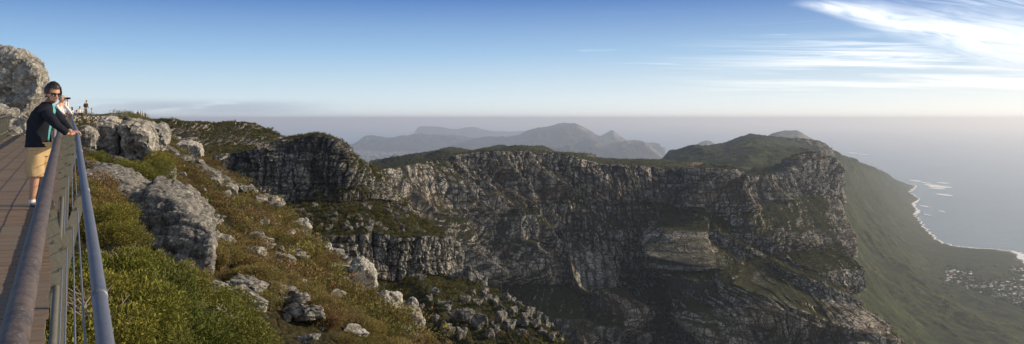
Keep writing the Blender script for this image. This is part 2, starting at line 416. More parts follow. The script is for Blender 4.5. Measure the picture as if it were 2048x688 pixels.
CL, P_CL, F_CL, V_CL = landform('cliff', rows, [45, 110, 60, 95, 80, 75, 60], 1050, [.25, 1, .7, 1, .75, .95, .8], M_CLIFF, 1.0, 5,
  bumps=[(.165, -150, -40, 60, 16, 34), (.245, -190, -60, 45, 14, 26), (.335, -200, -70, 70, 16, 44), (.44, -150, -60, 40, 14, 30), (.53, -340, -135, 110, 24, 75), (.66, -230, -60, 40, 20, 20),
         (.76, -200, -62, 35, 16, 24), (.83, -330, -120, 35, 16, 24), (.90, -330, -150, 40, 16, 26)], big=(80, 24), bigfoot=1.6, slant=1.5,
  vegbias=-.17, colw=([0, .08, .14, 1], [.22, .25, 1, 1]))
rows = [
 [(1400,345,2600),(1450,345,2500),(1510,340,2400),(1560,330,2300),(1590,312,2150),(1622,310,2150),(1648,328,2300),(1662,355,2500)],
 [(1400,352,1500),(1450,352,1520),(1510,350,1560),(1562,342,1620),(1586,314,1700),(1620,307,1760),(1640,328,1850),(1652,358,2000)],
 [(1400,400,1440),(1450,400,1450),(1510,400,1480),(1560,398,1520),(1600,388,1580),(1634,388,1660),(1652,395,1780),(1660,410,1950)],
 [(1400,470,1360),(1460,470,1360),(1520,465,1380),(1570,460,1400),(1616,455,1440),(1650,450,1540),(1662,455,1700),(1668,460,1900)],
 [(1400,540,1240),(1470,540,1240),(1540,535,1250),(1600,525,1270),(1630,512,1320),(1652,508,1440),(1664,512,1620),(1672,515,1850)],
 [(1400,640,1080),(1480,640,1080),(1560,630,1080),(1640,625,1100),(1668,640,1180),(1684,640,1320),(1690,640,1540),(1692,640,1800)],
]
rows = steepen(rows, [16, 85, 125, 210])
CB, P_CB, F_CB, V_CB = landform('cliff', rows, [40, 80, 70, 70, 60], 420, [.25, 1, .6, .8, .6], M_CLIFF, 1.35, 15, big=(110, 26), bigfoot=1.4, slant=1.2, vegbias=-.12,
  bumps=[(.30, -230, -110, 60, 20, 40), (.55, -300, -130, 60, 22, 45)])

# ---------------------------------------------------------------- butte across the ravine
rows = [
 [(330,335,520),(402,318,520),(470,300,500),(540,292,480),(580,278,450),(620,271,440),(650,271,440),(690,292,440),(720,320,450),(760,350,470),(800,398,480),(830,430,480)],
 [(340,345,390),(405,330,400),(463,308,400),(538,300,400),(574,282,395),(606,273,395),(645,273,390),(680,290,385),(700,310,385),(740,335,390),(772,368,395),(800,405,400)],
 [(330,362,370),(395,352,378),(458,345,380),(530,348,376),(575,345,372),(610,346,370),(648,347,366),(690,350,364),(716,356,366),(748,366,374),(776,386,384),(802,410,392)],
 [(330,420,350),(400,412,360),(455,402,362),(525,408,358),(575,404,356),(610,402,354),(650,404,350),(690,404,348),(722,402,352),(752,402,362),(780,408,374),(806,416,386)],
 [(330,500,310),(410,480,316),(470,480,312),(540,480,306),(590,475,304),(640,470,302),(690,472,298),(740,464,300),(790,474,304),(830,470,310),(868,474,318),(896,464,330)],
 [(330,600,290),(410,560,298),(470,560,296),(540,555,292),(590,540,290),(640,535,290),(690,525,290),(735,555,288),(785,565,290),(826,550,296),(866,556,304),(900,560,318)],
 [(330,700,260),(410,660,266),(470,650,266),(540,640,262),(590,630,262),(640,620,262),(690,620,258),(735,625,254),(790,610,254),(850,590,256),(905,588,262),(985,586,275)],
 [(330,800,200),(410,800,204),(470,800,204),(540,800,200),(590,800,200),(640,790,198),(700,780,196),(770,780,194),(860,760,190),(950,740,190),(1060,720,196),(1150,692,206)],
]
rows[1] = [(x, y, rows[3][i][2]+17) for i, (x, y, D) in enumerate(rows[1])]; rows[2] = [(x, y, rows[3][i][2]+9) for i, (x, y, D) in enumerate(rows[2])]
rows[5] = [(x, y, rows[4][i][2]-4) for i, (x, y, D) in enumerate(rows[5])]
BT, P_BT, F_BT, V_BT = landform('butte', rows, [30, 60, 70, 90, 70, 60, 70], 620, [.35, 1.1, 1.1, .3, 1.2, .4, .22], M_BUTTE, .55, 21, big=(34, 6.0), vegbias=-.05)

# ---------------------------------------------------------------- flat-topped edge behind the near slope
rows = [
 [(230,243,720),(300,243,700),(345,244,700),(400,248,700),(450,250,700),(500,250,690),(530,262,650),(556,280,620),(585,300,600)],
 [(230,262,430),(300,252,440),(345,252,450),(400,253,470),(450,251,500),(500,252,510),(533,265,510),(556,282,510),(585,302,515)],
 [(230,285,400),(300,275,405),(345,278,410),(400,290,420),(450,288,450),(500,291,465),(535,292,475),(560,298,480),(590,318,490)],
 [(230,330,300),(300,330,310),(345,325,330),(400,330,360),(450,322,410),(500,316,440),(540,316,455),(575,322,465),(600,340,470)],
 [(230,460,190),(300,450,205),(345,440,240),(400,430,290),(450,420,410),(500,420,430),(545,420,440),(585,420,450),(620,430,455)],
]
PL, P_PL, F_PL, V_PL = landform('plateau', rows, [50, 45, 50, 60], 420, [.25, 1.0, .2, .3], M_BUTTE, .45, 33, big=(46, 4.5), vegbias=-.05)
# ---------------------------------------------------------------- far land and sea
def far_material(name, A, B, rock, size):
    m, t, out = material(name)
    pos = t.n('ShaderNodeNewGeometry').outputs['Position']
    r, g, b = t.n('ShaderNodeSeparateColor', {'Color': t.n('ShaderNodeVertexColor', layer_name='Col').outputs['Color']}).outputs[:3]
    n1 = t.noise(pos, 1/size, 7, .68); n2 = t.noise(pos, 7/size, 5, .7)
    c = t.mix(t.ramp(n1, .36, .64), A, B)
    c = t.mix(t.ramp(n2, .40, .66), tuple(np.array(A)*.4), c)
    n3 = t.noise(pos, 34/size, 3, .7); c = t.mix(t.ramp(n3, .36, .6), tuple(np.array(A)*.35), c)
    rk = t.mix(n2, tuple(np.array(rock)*.5), rock)
    c = t.mix(t.ramp(t.math('ADD', r, t.math('MULTIPLY', t.math('SUBTRACT', n2, .5), .8)), .4, .65), c, rk)
    c = t.mix(t.math('MULTIPLY', g, .8), c, (.16, .13, .085))
    surf(t, out, c, .97, t.math('ADD', n1, t.math('MULTIPLY', n2, .35)), .7, size*.12, .05)
    return m
M_COAST = far_material('coastal_scrub', (.056,.068,.028), (.118,.118,.046), (.22,.20,.17), 260)
M_MOUNT = far_material('mountain_scrub', (.040,.044,.026), (.080,.072,.044), (.22,.20,.165), 900)

def mountain(name, crest, base, depth, amp, seed, nu=340, lam=None, rockline=.55, asym=1.0):
    """crest: (px,py,D); base: row py of its foot in front; ridged spurs run down from the crest"""
    Pc = resample(crest, nu)
    lam = lam or depth*.35
    nv = 130
    f = np.linspace(0, 1, nv)[:, None]
    front = Pc.copy(); front[:, 1] -= depth; front[:, 0] *= (front[:, 1]/Pc[:, 1])*.5+.5; front[:, 2] = base
    back = Pc.copy(); back[:, 1] += depth*1.2; back[:, 2] = base
    prof = (1-f)**1.15*.72+.28*(1-sm(f, .0, .5))
    A = Pc[None]*(1-f[..., None])+front[None]*f[..., None]
    A[..., 2] = base+(Pc[None, :, 2]-base)*prof
    Bk = Pc[None]*(1-f[..., None])+back[None]*f[..., None]
    Bk[..., 2] = base+(Pc[None, :, 2]-base)*(1-f)
    V = np.concatenate([Bk[::-1], A[1:]], 0)
    h = (V[..., 2]-base)/np.maximum((Pc[None, :, 2]-base), 1)
    env = np.clip(h*(1.02-h)*4, 0, 1)
    rd = fbm(V[..., 0]/lam, V[..., 1]/(lam*1.8), h*.3+seed, 6, seed, .55, True)
    V[..., 2] += amp*env*(rd-.25)+amp*.16*fbm(V[..., 0]/(lam*.15), V[..., 1]/(lam*.15), 0*h, 4, seed+9)*np.clip(h*2, 0, 1)
    N = normals(V); N *= np.sign(N[..., 2:3])
    rock = sm(h, rockline-.15, rockline+.3)*.55+(1-N[..., 2])*.9+.25*rd-.25
    me = raw_mesh(name, V.reshape(-1, 3), grid_faces(*V.shape[:2]), M_MOUNT, np.stack([rock, rock*0, rock*0], -1).reshape(-1, 3))
    return link(name, me, kind='structure')
def D0(py): return -SEA*F/(py-HZ)
def cr(D, *pts): return [(x, y, D) for x, y in pts]
mountain('mountain', cr(34000, (790,279),(826,268),(836,254),(850,252),(880,254),(906,258),(932,255),(952,255),(975,262),(1010,264),(1040,262),(1062,262),(1090,268)), SEA, 4500, 160, 41, rockline=.8)
mountain('mountain', cr(23000, (690,300),(704,293),(728,272),(742,271),(758,272),(776,276),(804,272),(835,269),(874,271),(905,271),(940,276),(1000,278),(1040,282)), SEA, 3600, 210, 42)
mountain('mountain', cr(19500, (860,312),(905,290),(940,279),(972,275),(1030,271),(1061,260),(1092,254),(1128,247),(1151,247),(1167,255),(1186,265),(1202,273),(1240,284),(1290,300)), SEA, 4200, 260, 43, lam=1900, rockline=.62)
mountain('mountain', cr(20500, (1180,284),(1204,270),(1216,264),(1226,261),(1236,269),(1256,281),(1290,286),(1318,287)), SEA, 1600, 120, 44)
mountain('mountain', cr(15500, (1105,322),(1139,296),(1163,281),(1186,282),(1206,291),(1233,287),(1250,283),(1270,282),(1288,285),(1303,294),(1318,306),(1338,325)), SEA, 2600, 190, 45, lam=1300)
mountain('mountain', cr(13200, (960,322),(1003,303),(1030,295),(1053,290),(1075,293),(1100,296),(1139,294),(1166,307),(1194,324),(1215,336)), SEA, 2200, 210, 46, lam=1000, rockline=.45)
mountain('mountain', cr(13500, (1378,302),(1388,297),(1398,286),(1412,281),(1424,284),(1436,292),(1450,300)), SEA, 900, 60, 47)
mountain('mountain', cr(9500, (1500,296),(1525,277),(1545,267),(1562,262),(1580,261),(1594,261),(1606,267),(1626,279),(1650,292)), SEA, 1500, 60, 48)
# lowland with the distant suburbs behind the plateau
def sheet(name, rows, counts, nu, mat, amp, lam, seed, rockfn=None, kind='structure', zfade=None):
    V, W = loft(rows, counts, nu, [0]*len(rows))
    f = np.ones(V.shape[:2]) if zfade is None else sm(V[..., 2], SEA+2, SEA+zfade)
    rd = fbm(V[..., 0]/lam, V[..., 1]/lam, 0*f+seed, 6, seed, .55, True)
    V[..., 2] += f*amp*(rd-.3)
    N = normals(V); N *= np.sign(N[..., 2:3])
    rock = (1-N[..., 2])*.8-.25+.3*fbm(V[..., 0]/(lam*.4), V[..., 1]/(lam*.4), 0*f, 4, seed+5)
    me = raw_mesh(name, V.reshape(-1, 3), grid_faces(*V.shape[:2]), mat, np.stack([rock, rock*0, rock*0], -1).reshape(-1, 3))
    return link(name, me, kind=kind), V
low = [[(620,py,D0(py)*.985),(760,py,D0(py)*.985),(900,py,D0(py)*.985),(1100,py,D0(py)*.985),(1330,py+6,D0(py+6)*.985)] for py in (288,292,298,306,318,336,370)]
sheet('lowland', low, [14,14,14,14,14,10], 200, M_MOUNT, 10, 700, 51)
# hill and flat-topped range running away on the right
rows = [
 [(1300,345,4300),(1345,308,4300),(1400,299,4300),(1450,294,4300),(1505,274,4200),(1545,280,4300),(1580,280,4600),(1620,282,4700),(1650,285,4600)],
 [(1300,345,2900),(1342,306,2950),(1400,297,3000),(1445,292,3050),(1475,277,3100),(1505,269,3150),(1530,272,3150),(1560,285,3100),(1600,296,3000)],
 [(1280,380,2400),(1335,350,2400),(1400,330,2450),(1445,322,2500),(1475,315,2520),(1510,305,2550),(1545,310,2500),(1580,318,2400),(1625,335,2250)],
 [(1270,460,1800),(1330,430,1800),(1400,420,1800),(1445,420,1800),(1475,420,1800),(1510,420,1800),(1545,420,1800),(1590,430,1800),(1630,440,1800)],
]
sheet('hill', rows, [30, 70, 50], 240, M_COAST, 34, 420, 52)
rows = [
 [(1520,296,5200),(1556,282,5200),(1590,278,5200),(1622,280,5200),(1642,282,5200),(1652,294,5300),(1660,304,5600),(1668,312,6100)],
 [(1520,298,3700),(1556,284,3750),(1590,277,3800),(1620,280,3850),(1640,283,3880),(1650,293,4000),(1657,303,4300),(1664,312,4900)],
 [(1520,325,3500),(1556,315,3500),(1590,311,3520),(1620,309,3560),(1640,306,3620),(1652,311,3800),(1660,316,4150),(1667,318,4800)],
 [(1520,420,2700),(1556,420,2700),(1590,420,2700),(1622,400,2800),(1650,380,3000),(1668,365,3400),(1676,350,4000),(1682,335,4800)],
]
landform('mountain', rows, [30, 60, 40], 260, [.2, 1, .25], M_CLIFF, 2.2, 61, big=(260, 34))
# coastal slopes down to the shore
coast = [(1690,330,D0(371)*1.25),(1832,370,D0(371)),(1816,384,0),(1838,398,0),(1822,408,0),(1834,420,0),(1826,428,0),(1840,446,0),(1856,464,0),(1868,476,0),(1882,486,0),(1915,494,0),(1955,497,0),(1995,499,0),(2022,504,0),(2034,514,0),(2050,532,0),(2090,556,0),(2200,600,0)]
coast = [(x, y, D or D0(y)) for x, y, D in coast]
def lerp_row(cols, n):
    P = np.array([at(*c) for c in cols]); s = np.linspace(0, len(P)-1, n); i = np.minimum(s.astype(int), len(P)-2); f = (s-i)[:, None]
    return P[i]*(1-f)+P[i+1]*f
nc = 520
Cst = lerp_row(coast, nc); Cst[:, 2] = SEA
Cst[:, 0] += 14*vn(np.arange(nc)*.35, np.zeros(nc), np.zeros(nc), 3)+6*vn(np.arange(nc)*1.1, np.zeros(nc), np.zeros(nc), 4)
C1 = lerp_row([(1680,322,8000),(1766,350,7800),(1775,395,6600),(1785,430,5700),(1810,480,4700),(1850,530,4050),(1930,570,3550),(2040,620,3050),(2200,700,2600)], nc)
C2 = lerp_row([(1672,318,5600),(1712,334,5200),(1708,380,4550),(1712,425,3900),(1722,480,3300),(1750,540,2850),(1800,620,2500),(1860,700,2250),(1950,800,1900)], nc)
C3 = lerp_row([(1658,308,4500),(1662,322,3900),(1650,350,3350),(1646,390,2900),(1648,440,2500),(1655,500,2100),(1670,580,1750),(1690,680,1450),(1720,800,1150)], nc)
C4 = lerp_row([(1600,310,4600),(1600,330,3900),(1590,360,3300),(1585,400,2800),(1585,450,2400),(1585,520,2000),(1600,600,1650),(1610,700,1350),(1640,800,1050)], nc)
def bands(rows, counts):
    out = []
    for b in range(len(rows)-1):
        for k in range(counts[b]+(b == len(rows)-2)): out.append(rows[b]*(1-k/counts[b])+rows[b+1]*k/counts[b])
    return np.array(out)
V = bands([C4, C3, C2, C1, Cst], [20, 80, 90, 110])
Vb = blur(V, 9); Vb[-14:] = V[-14:]*np.linspace(0, 1, 14)[:, None, None]+Vb[-14:]*np.linspace(1, 0, 14)[:, None, None]; V = Vb
f = sm(V[..., 2], SEA+3, SEA+260)
lam = 620.
rd = fbm(V[..., 0]/lam, V[..., 1]/(lam*1.3), 0*f+5, 6, 71, .52, True)
V[..., 2] += f*85*(rd-.25)
V[..., 2] = np.maximum(V[..., 2], SEA-2)
shore = 1-sm(np.arange(len(V))[:, None]*np.ones((1, nc)), len(V)-60, len(V)-1)
g_ = np.zeros(V.shape[:2]); g_[-5:] = .8
rk = .3*fbm(V[..., 0]/150, V[..., 1]/150, 0*f, 4, 77)-.1+.5*(1-shore)**4
link('coastal_slope', raw_mesh('coastal_slope', V.reshape(-1, 3), grid_faces(*V.shape[:2]), M_COAST, np.stack([rk, g_, g_*0], -1).reshape(-1, 3)), kind='structure')
V_COAST = V

# the sea
m, t, out = material('sea_water')
pos = t.n('ShaderNodeNewGeometry').outputs['Position']
w1 = t.noise(t.map(pos, (.006, .018, 1), (0,0,R(-24))), 1.0, 5, .6, .4)
w2 = t.noise(t.map(pos, (.05, .14, 1), (0,0,R(-30))), 1.0, 3, .6)
w3 = t.noise(pos, .0007, 4, .6)
c = t.mix(t.ramp(w3, .35, .65), (.05,.105,.115), (.08,.145,.15))
sw = t.noise(t.map(pos, (.0016, .011, 1), (0,0,R(-14))), 1.0, 6, .65, .8)
c = t.mix(t.math('MULTIPLY', t.ramp(sw, .45, .72), .6), c, (.13,.20,.205))
p = surf(t, out, c, .2, t.math('ADD', w1, t.math('MULTIPLY', w2, .3)), .8, 22, .5)
rr = np.concatenate([[300], np.geomspace(1500, 220000, 90)]); th = np.linspace(R(-75), R(75), 160)
Vs = np.stack([rr[:, None]*np.sin(th), rr[:, None]*np.cos(th), np.full((len(rr), len(th)), SEA)], -1)
link('sea', raw_mesh('sea', Vs.reshape(-1, 3), grid_faces(*Vs.shape[:2]), m), kind='structure')
# surf: broken foam along the shore and on the offshore reefs
m, t, out = material('surf_foam')
pos = t.n('ShaderNodeNewGeometry').outputs['Position']
att = t.n('ShaderNodeSeparateColor', {'Color': t.n('ShaderNodeVertexColor', layer_name='Col').outputs['Color']}).outputs[0]
fo = t.ramp(t.math('ADD', t.noise(t.map(pos, (.022,.0045,1)), 1.0, 6, .72), t.math('MULTIPLY', t.math('SUBTRACT', att, .5), .9)), .50, .66)
d = t.n('ShaderNodeBsdfDiffuse', {'Color': (.85,.86,.86,1)}); tr = t.n('ShaderNodeBsdfTransparent')
mx = t.n('ShaderNodeMixShader', {0: fo, 1: tr.outputs[0], 2: d.outputs[0]}); m.node_tree.links.new(mx.outputs[0], out.inputs['Surface'])
tg = np.gradient(Cst, axis=0); nrm = np.stack([tg[:, 1], -tg[:, 0], tg[:, 0]*0], -1); nrm /= np.linalg.norm(nrm, axis=1, keepdims=True)
nrm = blur(nrm[None], 6)[0] if False else np.stack([np.convolve(np.pad(nrm[:, i], 8, mode='edge'), np.ones(17)/17, 'valid') for i in range(3)], 1)
if nrm[:, 0].mean() < 0: nrm = -nrm
wd = (26+42*np.clip(vn(np.arange(nc)*.06, np.zeros(nc), np.zeros(nc), 8)+.45, 0, 1.5))*np.linspace(.55, 1.0, nc)+40*(np.arange(nc) > nc*.78)
prof = [0, .45, 1, .75, .2, .0]; offs = [-10, 0, .25, .6, 1, 1.4]
Vf = np.stack([Cst+nrm*((o*wd)[:, None] if o > 0 else o) for o in offs]); Vf[..., 2] = SEA+1.2
colf = np.repeat(np.array(prof)[:, None], nc, 1)
link('surf', raw_mesh('surf', Vf.reshape(-1, 3), grid_faces(*Vf.shape[:2]), m, np.stack([colf]*3, -1).reshape(-1, 3)), kind='structure')
for i, (px, py, wx, wy) in enumerate([(1868,371,44,60),(1886,366,26,40),(1852,366,22,40),(1890,390,30,46),(1874,377,40,40),(1880,374,60,50),(1850,413,16,30),(1884,423,12,20),(1832,362,26,50),(1856,430,12,24),(1706,306,26,60),(1726,309,24,60)]):
    c0 = at(px, py, D0(py)); c0[2] = SEA+1.3
    hx, hy = wx*.5/F*D0(py), wy*6
    n = 14; a, b = np.meshgrid(np.linspace(-1, 1, n), np.linspace(-1, 1, n))
    Vp = np.stack([c0[0]+hx*a, c0[1]+hy*b*.8, np.full(a.shape, c0[2]+.1*i)], -1)
    cc = np.clip(1-(a*a+b*b), 0, 1)*.95
    link('surf', raw_mesh('surf', Vp.reshape(-1, 3), grid_faces(n, n), m, np.stack([cc]*3, -1).reshape(-1, 3)), kind='structure')
# ---------------------------------------------------------------- near slope below the walkway
def deck_z(y): return np.interp(y, [-5, 2.5, 5.5, 11.6, 31, 44, 60], [-1.88, -1.58, -1.45, -1.19, -.97, -.66, -.45])
RIM = np.array([(-20,22),(0,14),(20,4.5),(38,-3.9),(62,-11.8),(95,-28),(130,-45),(180,-74),(250,-106),(300,-128),(420,-190)], float)
def rim_x(y): return np.interp(y, RIM[:, 0], RIM[:, 1])
def smin(a, b, k): h = np.clip(.5+.5*(b-a)/k, 0, 1); return b*(1-h)+a*h-k*h*(1-h)
def slope_base(x, y):
    z = -.548*x-.22*y-4.09
    ceil_ = np.interp(y, [0, 31, 45, 70, 91, 99, 140, 290, 420], [-2.1, -1.8, -1.7, -1.6, -1.25, -.1, -.1, .15, -1.5])
    z = smin(z, ceil_, 1.6)
    d = (x-rim_x(y))*.86
    dd = np.maximum(d+1.5, 0)
    z = z-dd*dd/(dd+4)*1.9
    return z, d
def slope_z(x, y):
    z, d = slope_base(x, y)
    a = np.clip((np.hypot(x, y)-4)/25, .25, .9)
    z = z+a*1.5*fbm(x/16, y/16, x*0, 4, 201)+.40*fbm(x/3.2, y/3.2, x*0, 4, 202)+.10*fbm(x/.7, y/.7, x*0, 3, 203)
    # rock ribs crossing the slope
    rb = fbm((x+.5*y)/11, (y-.5*x)/26, x*0, 3, 204, .5, True)
    z = z+.9*sm(rb, .35, .8)*np.clip((y-12)/30, 0, 1)*(1-sm(y, 150, 260))
    return z, d, rb
pxs = np.linspace(-330, 1150, 900); Ds = np.geomspace(2.2, 330, 560)
DD, PX = np.meshgrid(Ds, pxs, indexing='ij')
Xs = (PX-1024)/F*DD; Ys = DD
Zs, dr, rb = slope_z(Xs, Ys)
Vsl = np.stack([Xs, Ys, Zs], -1)
N = normals(Vsl); N *= np.sign(N[..., 2:3])
cr_ = blur(N[..., 2], 2)
bk1, tt1, ll1 = blocks(Xs*.6+Ys, Zs, 5, 2.4, 1.1, 301)
cliffy = sm(dr, -.8, 2.5)
Vsl = Vsl+N*(cliffy*bk1*1.3)[..., None]
veg = .95-1.1*(1-sm(cr_, .55, .78))-.55*sm(rb, .45, .75)*sm(Ys, 12, 40)-.1*cliffy+.5*(1-sm(Ys, 9, 16))+.30*fbm(Xs/5, Ys/5, Zs/5, 3, 205)
E_tone = .55+.3*fbm(Xs/3, Ys/3, Zs/3, 3, 206)
M_SLOPE = rock_material('slope_ground', (.075,.070,.062), (.36,.34,.30), (.045,.045,.018), (.095,.068,.034), .45, .6, .6)
link('slope', raw_mesh('slope', Vsl.reshape(-1, 3), grid_faces(*DD.shape), M_SLOPE, np.stack([veg, E_tone, veg*0+.1], -1).reshape(-1, 3), smooth=False), kind='structure')

# ---------------------------------------------------------------- rocks
def lichen_rock(name, dark, light, pale, size, amount, streak=.5):
    m, t, out = material(name)
    pos = t.n('ShaderNodeTexCoord').outputs['Object']
    g = t.n('ShaderNodeSeparateColor', {'Color': t.n('ShaderNodeVertexColor', layer_name='Col').outputs['Color']}).outputs[0]
    s = 1/size
    n1 = t.noise(pos, .9*s, 6, .65); n2 = t.noise(pos, 5*s, 6, .72); n3 = t.noise(pos, 2.2*s, 7, .75)
    c = t.mix(t.ramp(t.math('ADD', t.math('MULTIPLY', n1, .6), t.math('MULTIPLY', n2, .5)), .32, .75), dark, light)
    c = t.mix(t.math('MULTIPLY', t.ramp(n3, .50, .60), amount), c, pale)
    c = t.mix(t.math('MULTIPLY', t.ramp(t.noise(pos, 9*s, 5, .7), .53, .62), .75), c, tuple(np.array(dark)*.5))
    st = t.noise(t.map(pos, (1,1,.12)), 1.6*s, 4, .6)
    c = t.mix(t.math('MULTIPLY', t.ramp(st, .5, .68), streak), c, tuple(np.array(dark)*.7))
    c = t.mix(g, c, tuple(np.array(dark)*.35))
    surf(t, out, c, .95, t.math('ADD', n1, t.math('MULTIPLY', n2, .6)), .8, .22*size, .1)
    return m
M_ROCK = lichen_rock('lichen_rock', (.11,.102,.094), (.38,.36,.32), (.62,.60,.53), .55, .7)
M_ROCKD = lichen_rock('dark_lichen_rock', (.075,.07,.065), (.26,.245,.225), (.50,.48,.43), .40, .5, .6)
M_ROCKP = lichen_rock('pale_rock', (.20,.185,.16), (.52,.49,.43), (.66,.62,.55), .8, .6, .35)
M_ROCKF = lichen_rock('far_grey_rock', (.07,.067,.062), (.33,.31,.275), (.46,.44,.38), 1.6, .45, .6)
dg = bpy.context.evaluated_depsgraph_get
def hull_mesh(hulls, voxel):
    bm = bmesh.new()
    for pts in hulls:
        vs = [bm.verts.new(tuple(p)) for p in pts]
        r = bmesh.ops.convex_hull(bm, input=vs)
        bmesh.ops.delete(bm, geom=list({g for g in r['geom_interior']+r['geom_unused'] if isinstance(g, bmesh.types.BMVert)}), context='VERTS')
    bmesh.ops.recalc_face_normals(bm, faces=bm.faces)
    me = bpy.data.meshes.new('tmp'); bm.to_mesh(me); bm.free()
    o = bpy.data.objects.new('tmp', me); C.objects.link(o)
    md = o.modifiers.new('r', 'REMESH'); md.mode = 'VOXEL'; md.voxel_size = voxel; md.use_smooth_shade = True
    d_ = dg(); d_.update(); ev = bpy.data.meshes.new_from_object(o.evaluated_get(d_))
    bpy.data.objects.remove(o); bpy.data.meshes.remove(me)
    return ev
def weather(me, seed, size, mat, amp=1., crack=.5, bed=.5, smooth=False, lump=1.):
    n = len(me.vertices); V = np.empty(n*3, np.float32); me.vertices.foreach_get('co', V); V = V.reshape(-1, 3).astype(float)
    N = np.empty(n*3, np.float32); me.vertices.foreach_get('normal', N); N = N.reshape(-1, 3)
    s = size; p = V/s+seed*3.7
    f1, f2, cid = worley(p[:, 0]*1.6, p[:, 1]*1.6, p[:, 2]*1.2, seed)
    g1, g2, gid = worley(p[:, 0]*4.2, p[:, 1]*4.2, p[:, 2]*3.4, seed+30)
    cr1 = np.exp(-((f2-f1)/.07)**2); cr2 = np.exp(-((g2-g1)/.08)**2)
    d = s*amp*(.13*fbm(p[:, 0]*1.2, p[:, 1]*1.2, p[:, 2]*1.2, 3, seed+1)+lump*(.16*(cid-.5)+.05*(gid-.5))+.10*fbm(p[:, 0]*.5+p[:, 2], p[:, 1]*2.2, p[:, 2]*3.5-p[:, 0]*1.2, 4, seed+8, .6, True)
        +.05*fbm(p[:, 0]*5, p[:, 1]*5, p[:, 2]*7, 4, seed+2)-.13*crack*cr1-.05*crack*cr2)
    zb = p[:, 2]*5+.6*fbm(p[:, 0], p[:, 1], p[:, 2], 2, seed+4)
    d -= s*amp*bed*.05*np.exp(-((zb-np.round(zb))/.12)**2)
    V = V+N*d[:, None]
    me.vertices.foreach_set('co', V.astype(np.float32).ravel())
    ca = me.color_attributes.new('Col', 'FLOAT_COLOR', 'POINT')
    c4 = np.ones((n, 4), np.float32); c4[:, :3] = np.clip(cr1*.8+cr2*.4, 0, 1)[:, None]*crack; ca.data.foreach_set('color', c4.ravel())
    me.polygons.foreach_set('use_smooth', np.full(len(me.polygons), smooth)); me.materials.clear(); me.materials.append(mat); me.update()
    return me
def px_hull(front, Dn, Df, up=0., shrink=.85):
    """outline in photo pixels at distance Dn, and the same outline a little smaller farther back"""
    c = np.mean([p[:2] for p in front], 0)
    a = [at(p[0], p[1], p[2] if len(p) > 2 else Dn) for p in front]
    b = []
    for p in front:
        q = c+(np.array(p[:2])-c)*shrink
        w_ = at(q[0], q[1], Dn); k = at(q[0], q[1], Df); k[0] = w_[0]+(k[0]-w_[0])*.92; k[2] = w_[2]+up; b.append(k)
    return a+b
def rock_thing(name, hulls, voxel, seed, size, mat, label, cat='rock', group=None, **kw):
    allp = np.concatenate([np.array(h) for h in hulls]); c = np.array([allp[:, 0].mean(), allp[:, 1].mean(), allp[:, 2].min()])
    me = weather(hull_mesh([[p-c for p in h] for h in hulls], voxel), seed, size, mat, **kw); me.name = name
    o = link(name, me, label=label, cat=cat, group=group); o.location = c
    return o
# the big outcrop below the rail
rock_thing('rock_outcrop', [
    px_hull([(262,440,25),(300,392,25.5),(345,402,25),(392,430,24.5),(424,468,23.4),(420,548,22.6),(388,572,22.6),(330,556,22.8),(288,540,23.2),(276,500,23.8)], 23.4, 28.5, .25, .9),
    px_hull([(166,350,27),(205,344,28.5),(246,352,28.5),(300,385,27),(345,415,26),(330,470,25),(262,470,25.5),(215,420,26),(172,400,26)], 26.5, 31, .1, .8),
    px_hull([(150,410,25),(190,400,25),(235,430,24.5),(250,480,24),(215,520,23.5),(160,500,24)], 24.5, 27.5, 0, .9)],
    .055, 3, 1.5, M_ROCKD, 'large dark grey outcrop with overhanging square end below the blue rail', 'rock', crack=.35, bed=.9, amp=.8, lump=.35)
rock_thing('rock_slab', [px_hull([(372,572,22),(392,566,22),(420,640,20.5),(408,668,20),(388,640,21)], 21, 22.5, -.1, .9)], .05, 4, .8, M_ROCK, 'narrow tilted slab under the overhang of the big outcrop', 'rock')
# huge boulder on the left behind the walkway
rock_thing('boulder', [
    px_hull([(-60,84,42),(-20,90,42),(4,97,42),(30,104,42),(56,118,42),(75,140,42),(79,168,42),(72,190,42),(62,205,42),(60,228,42),(40,240,42),(-60,250,42)], 42, 52, .3, .9),
    px_hull([(-60,215,39),(0,222,39),(30,226,39),(46,240,39),(52,262,39),(30,290,38),(-60,300,38)], 39, 46, 0, .95)],
    .11, 5, 3.0, M_ROCK, 'huge rounded boulder spotted with lichen, rising behind the far left railing', 'boulder', crack=.3, bed=.3)
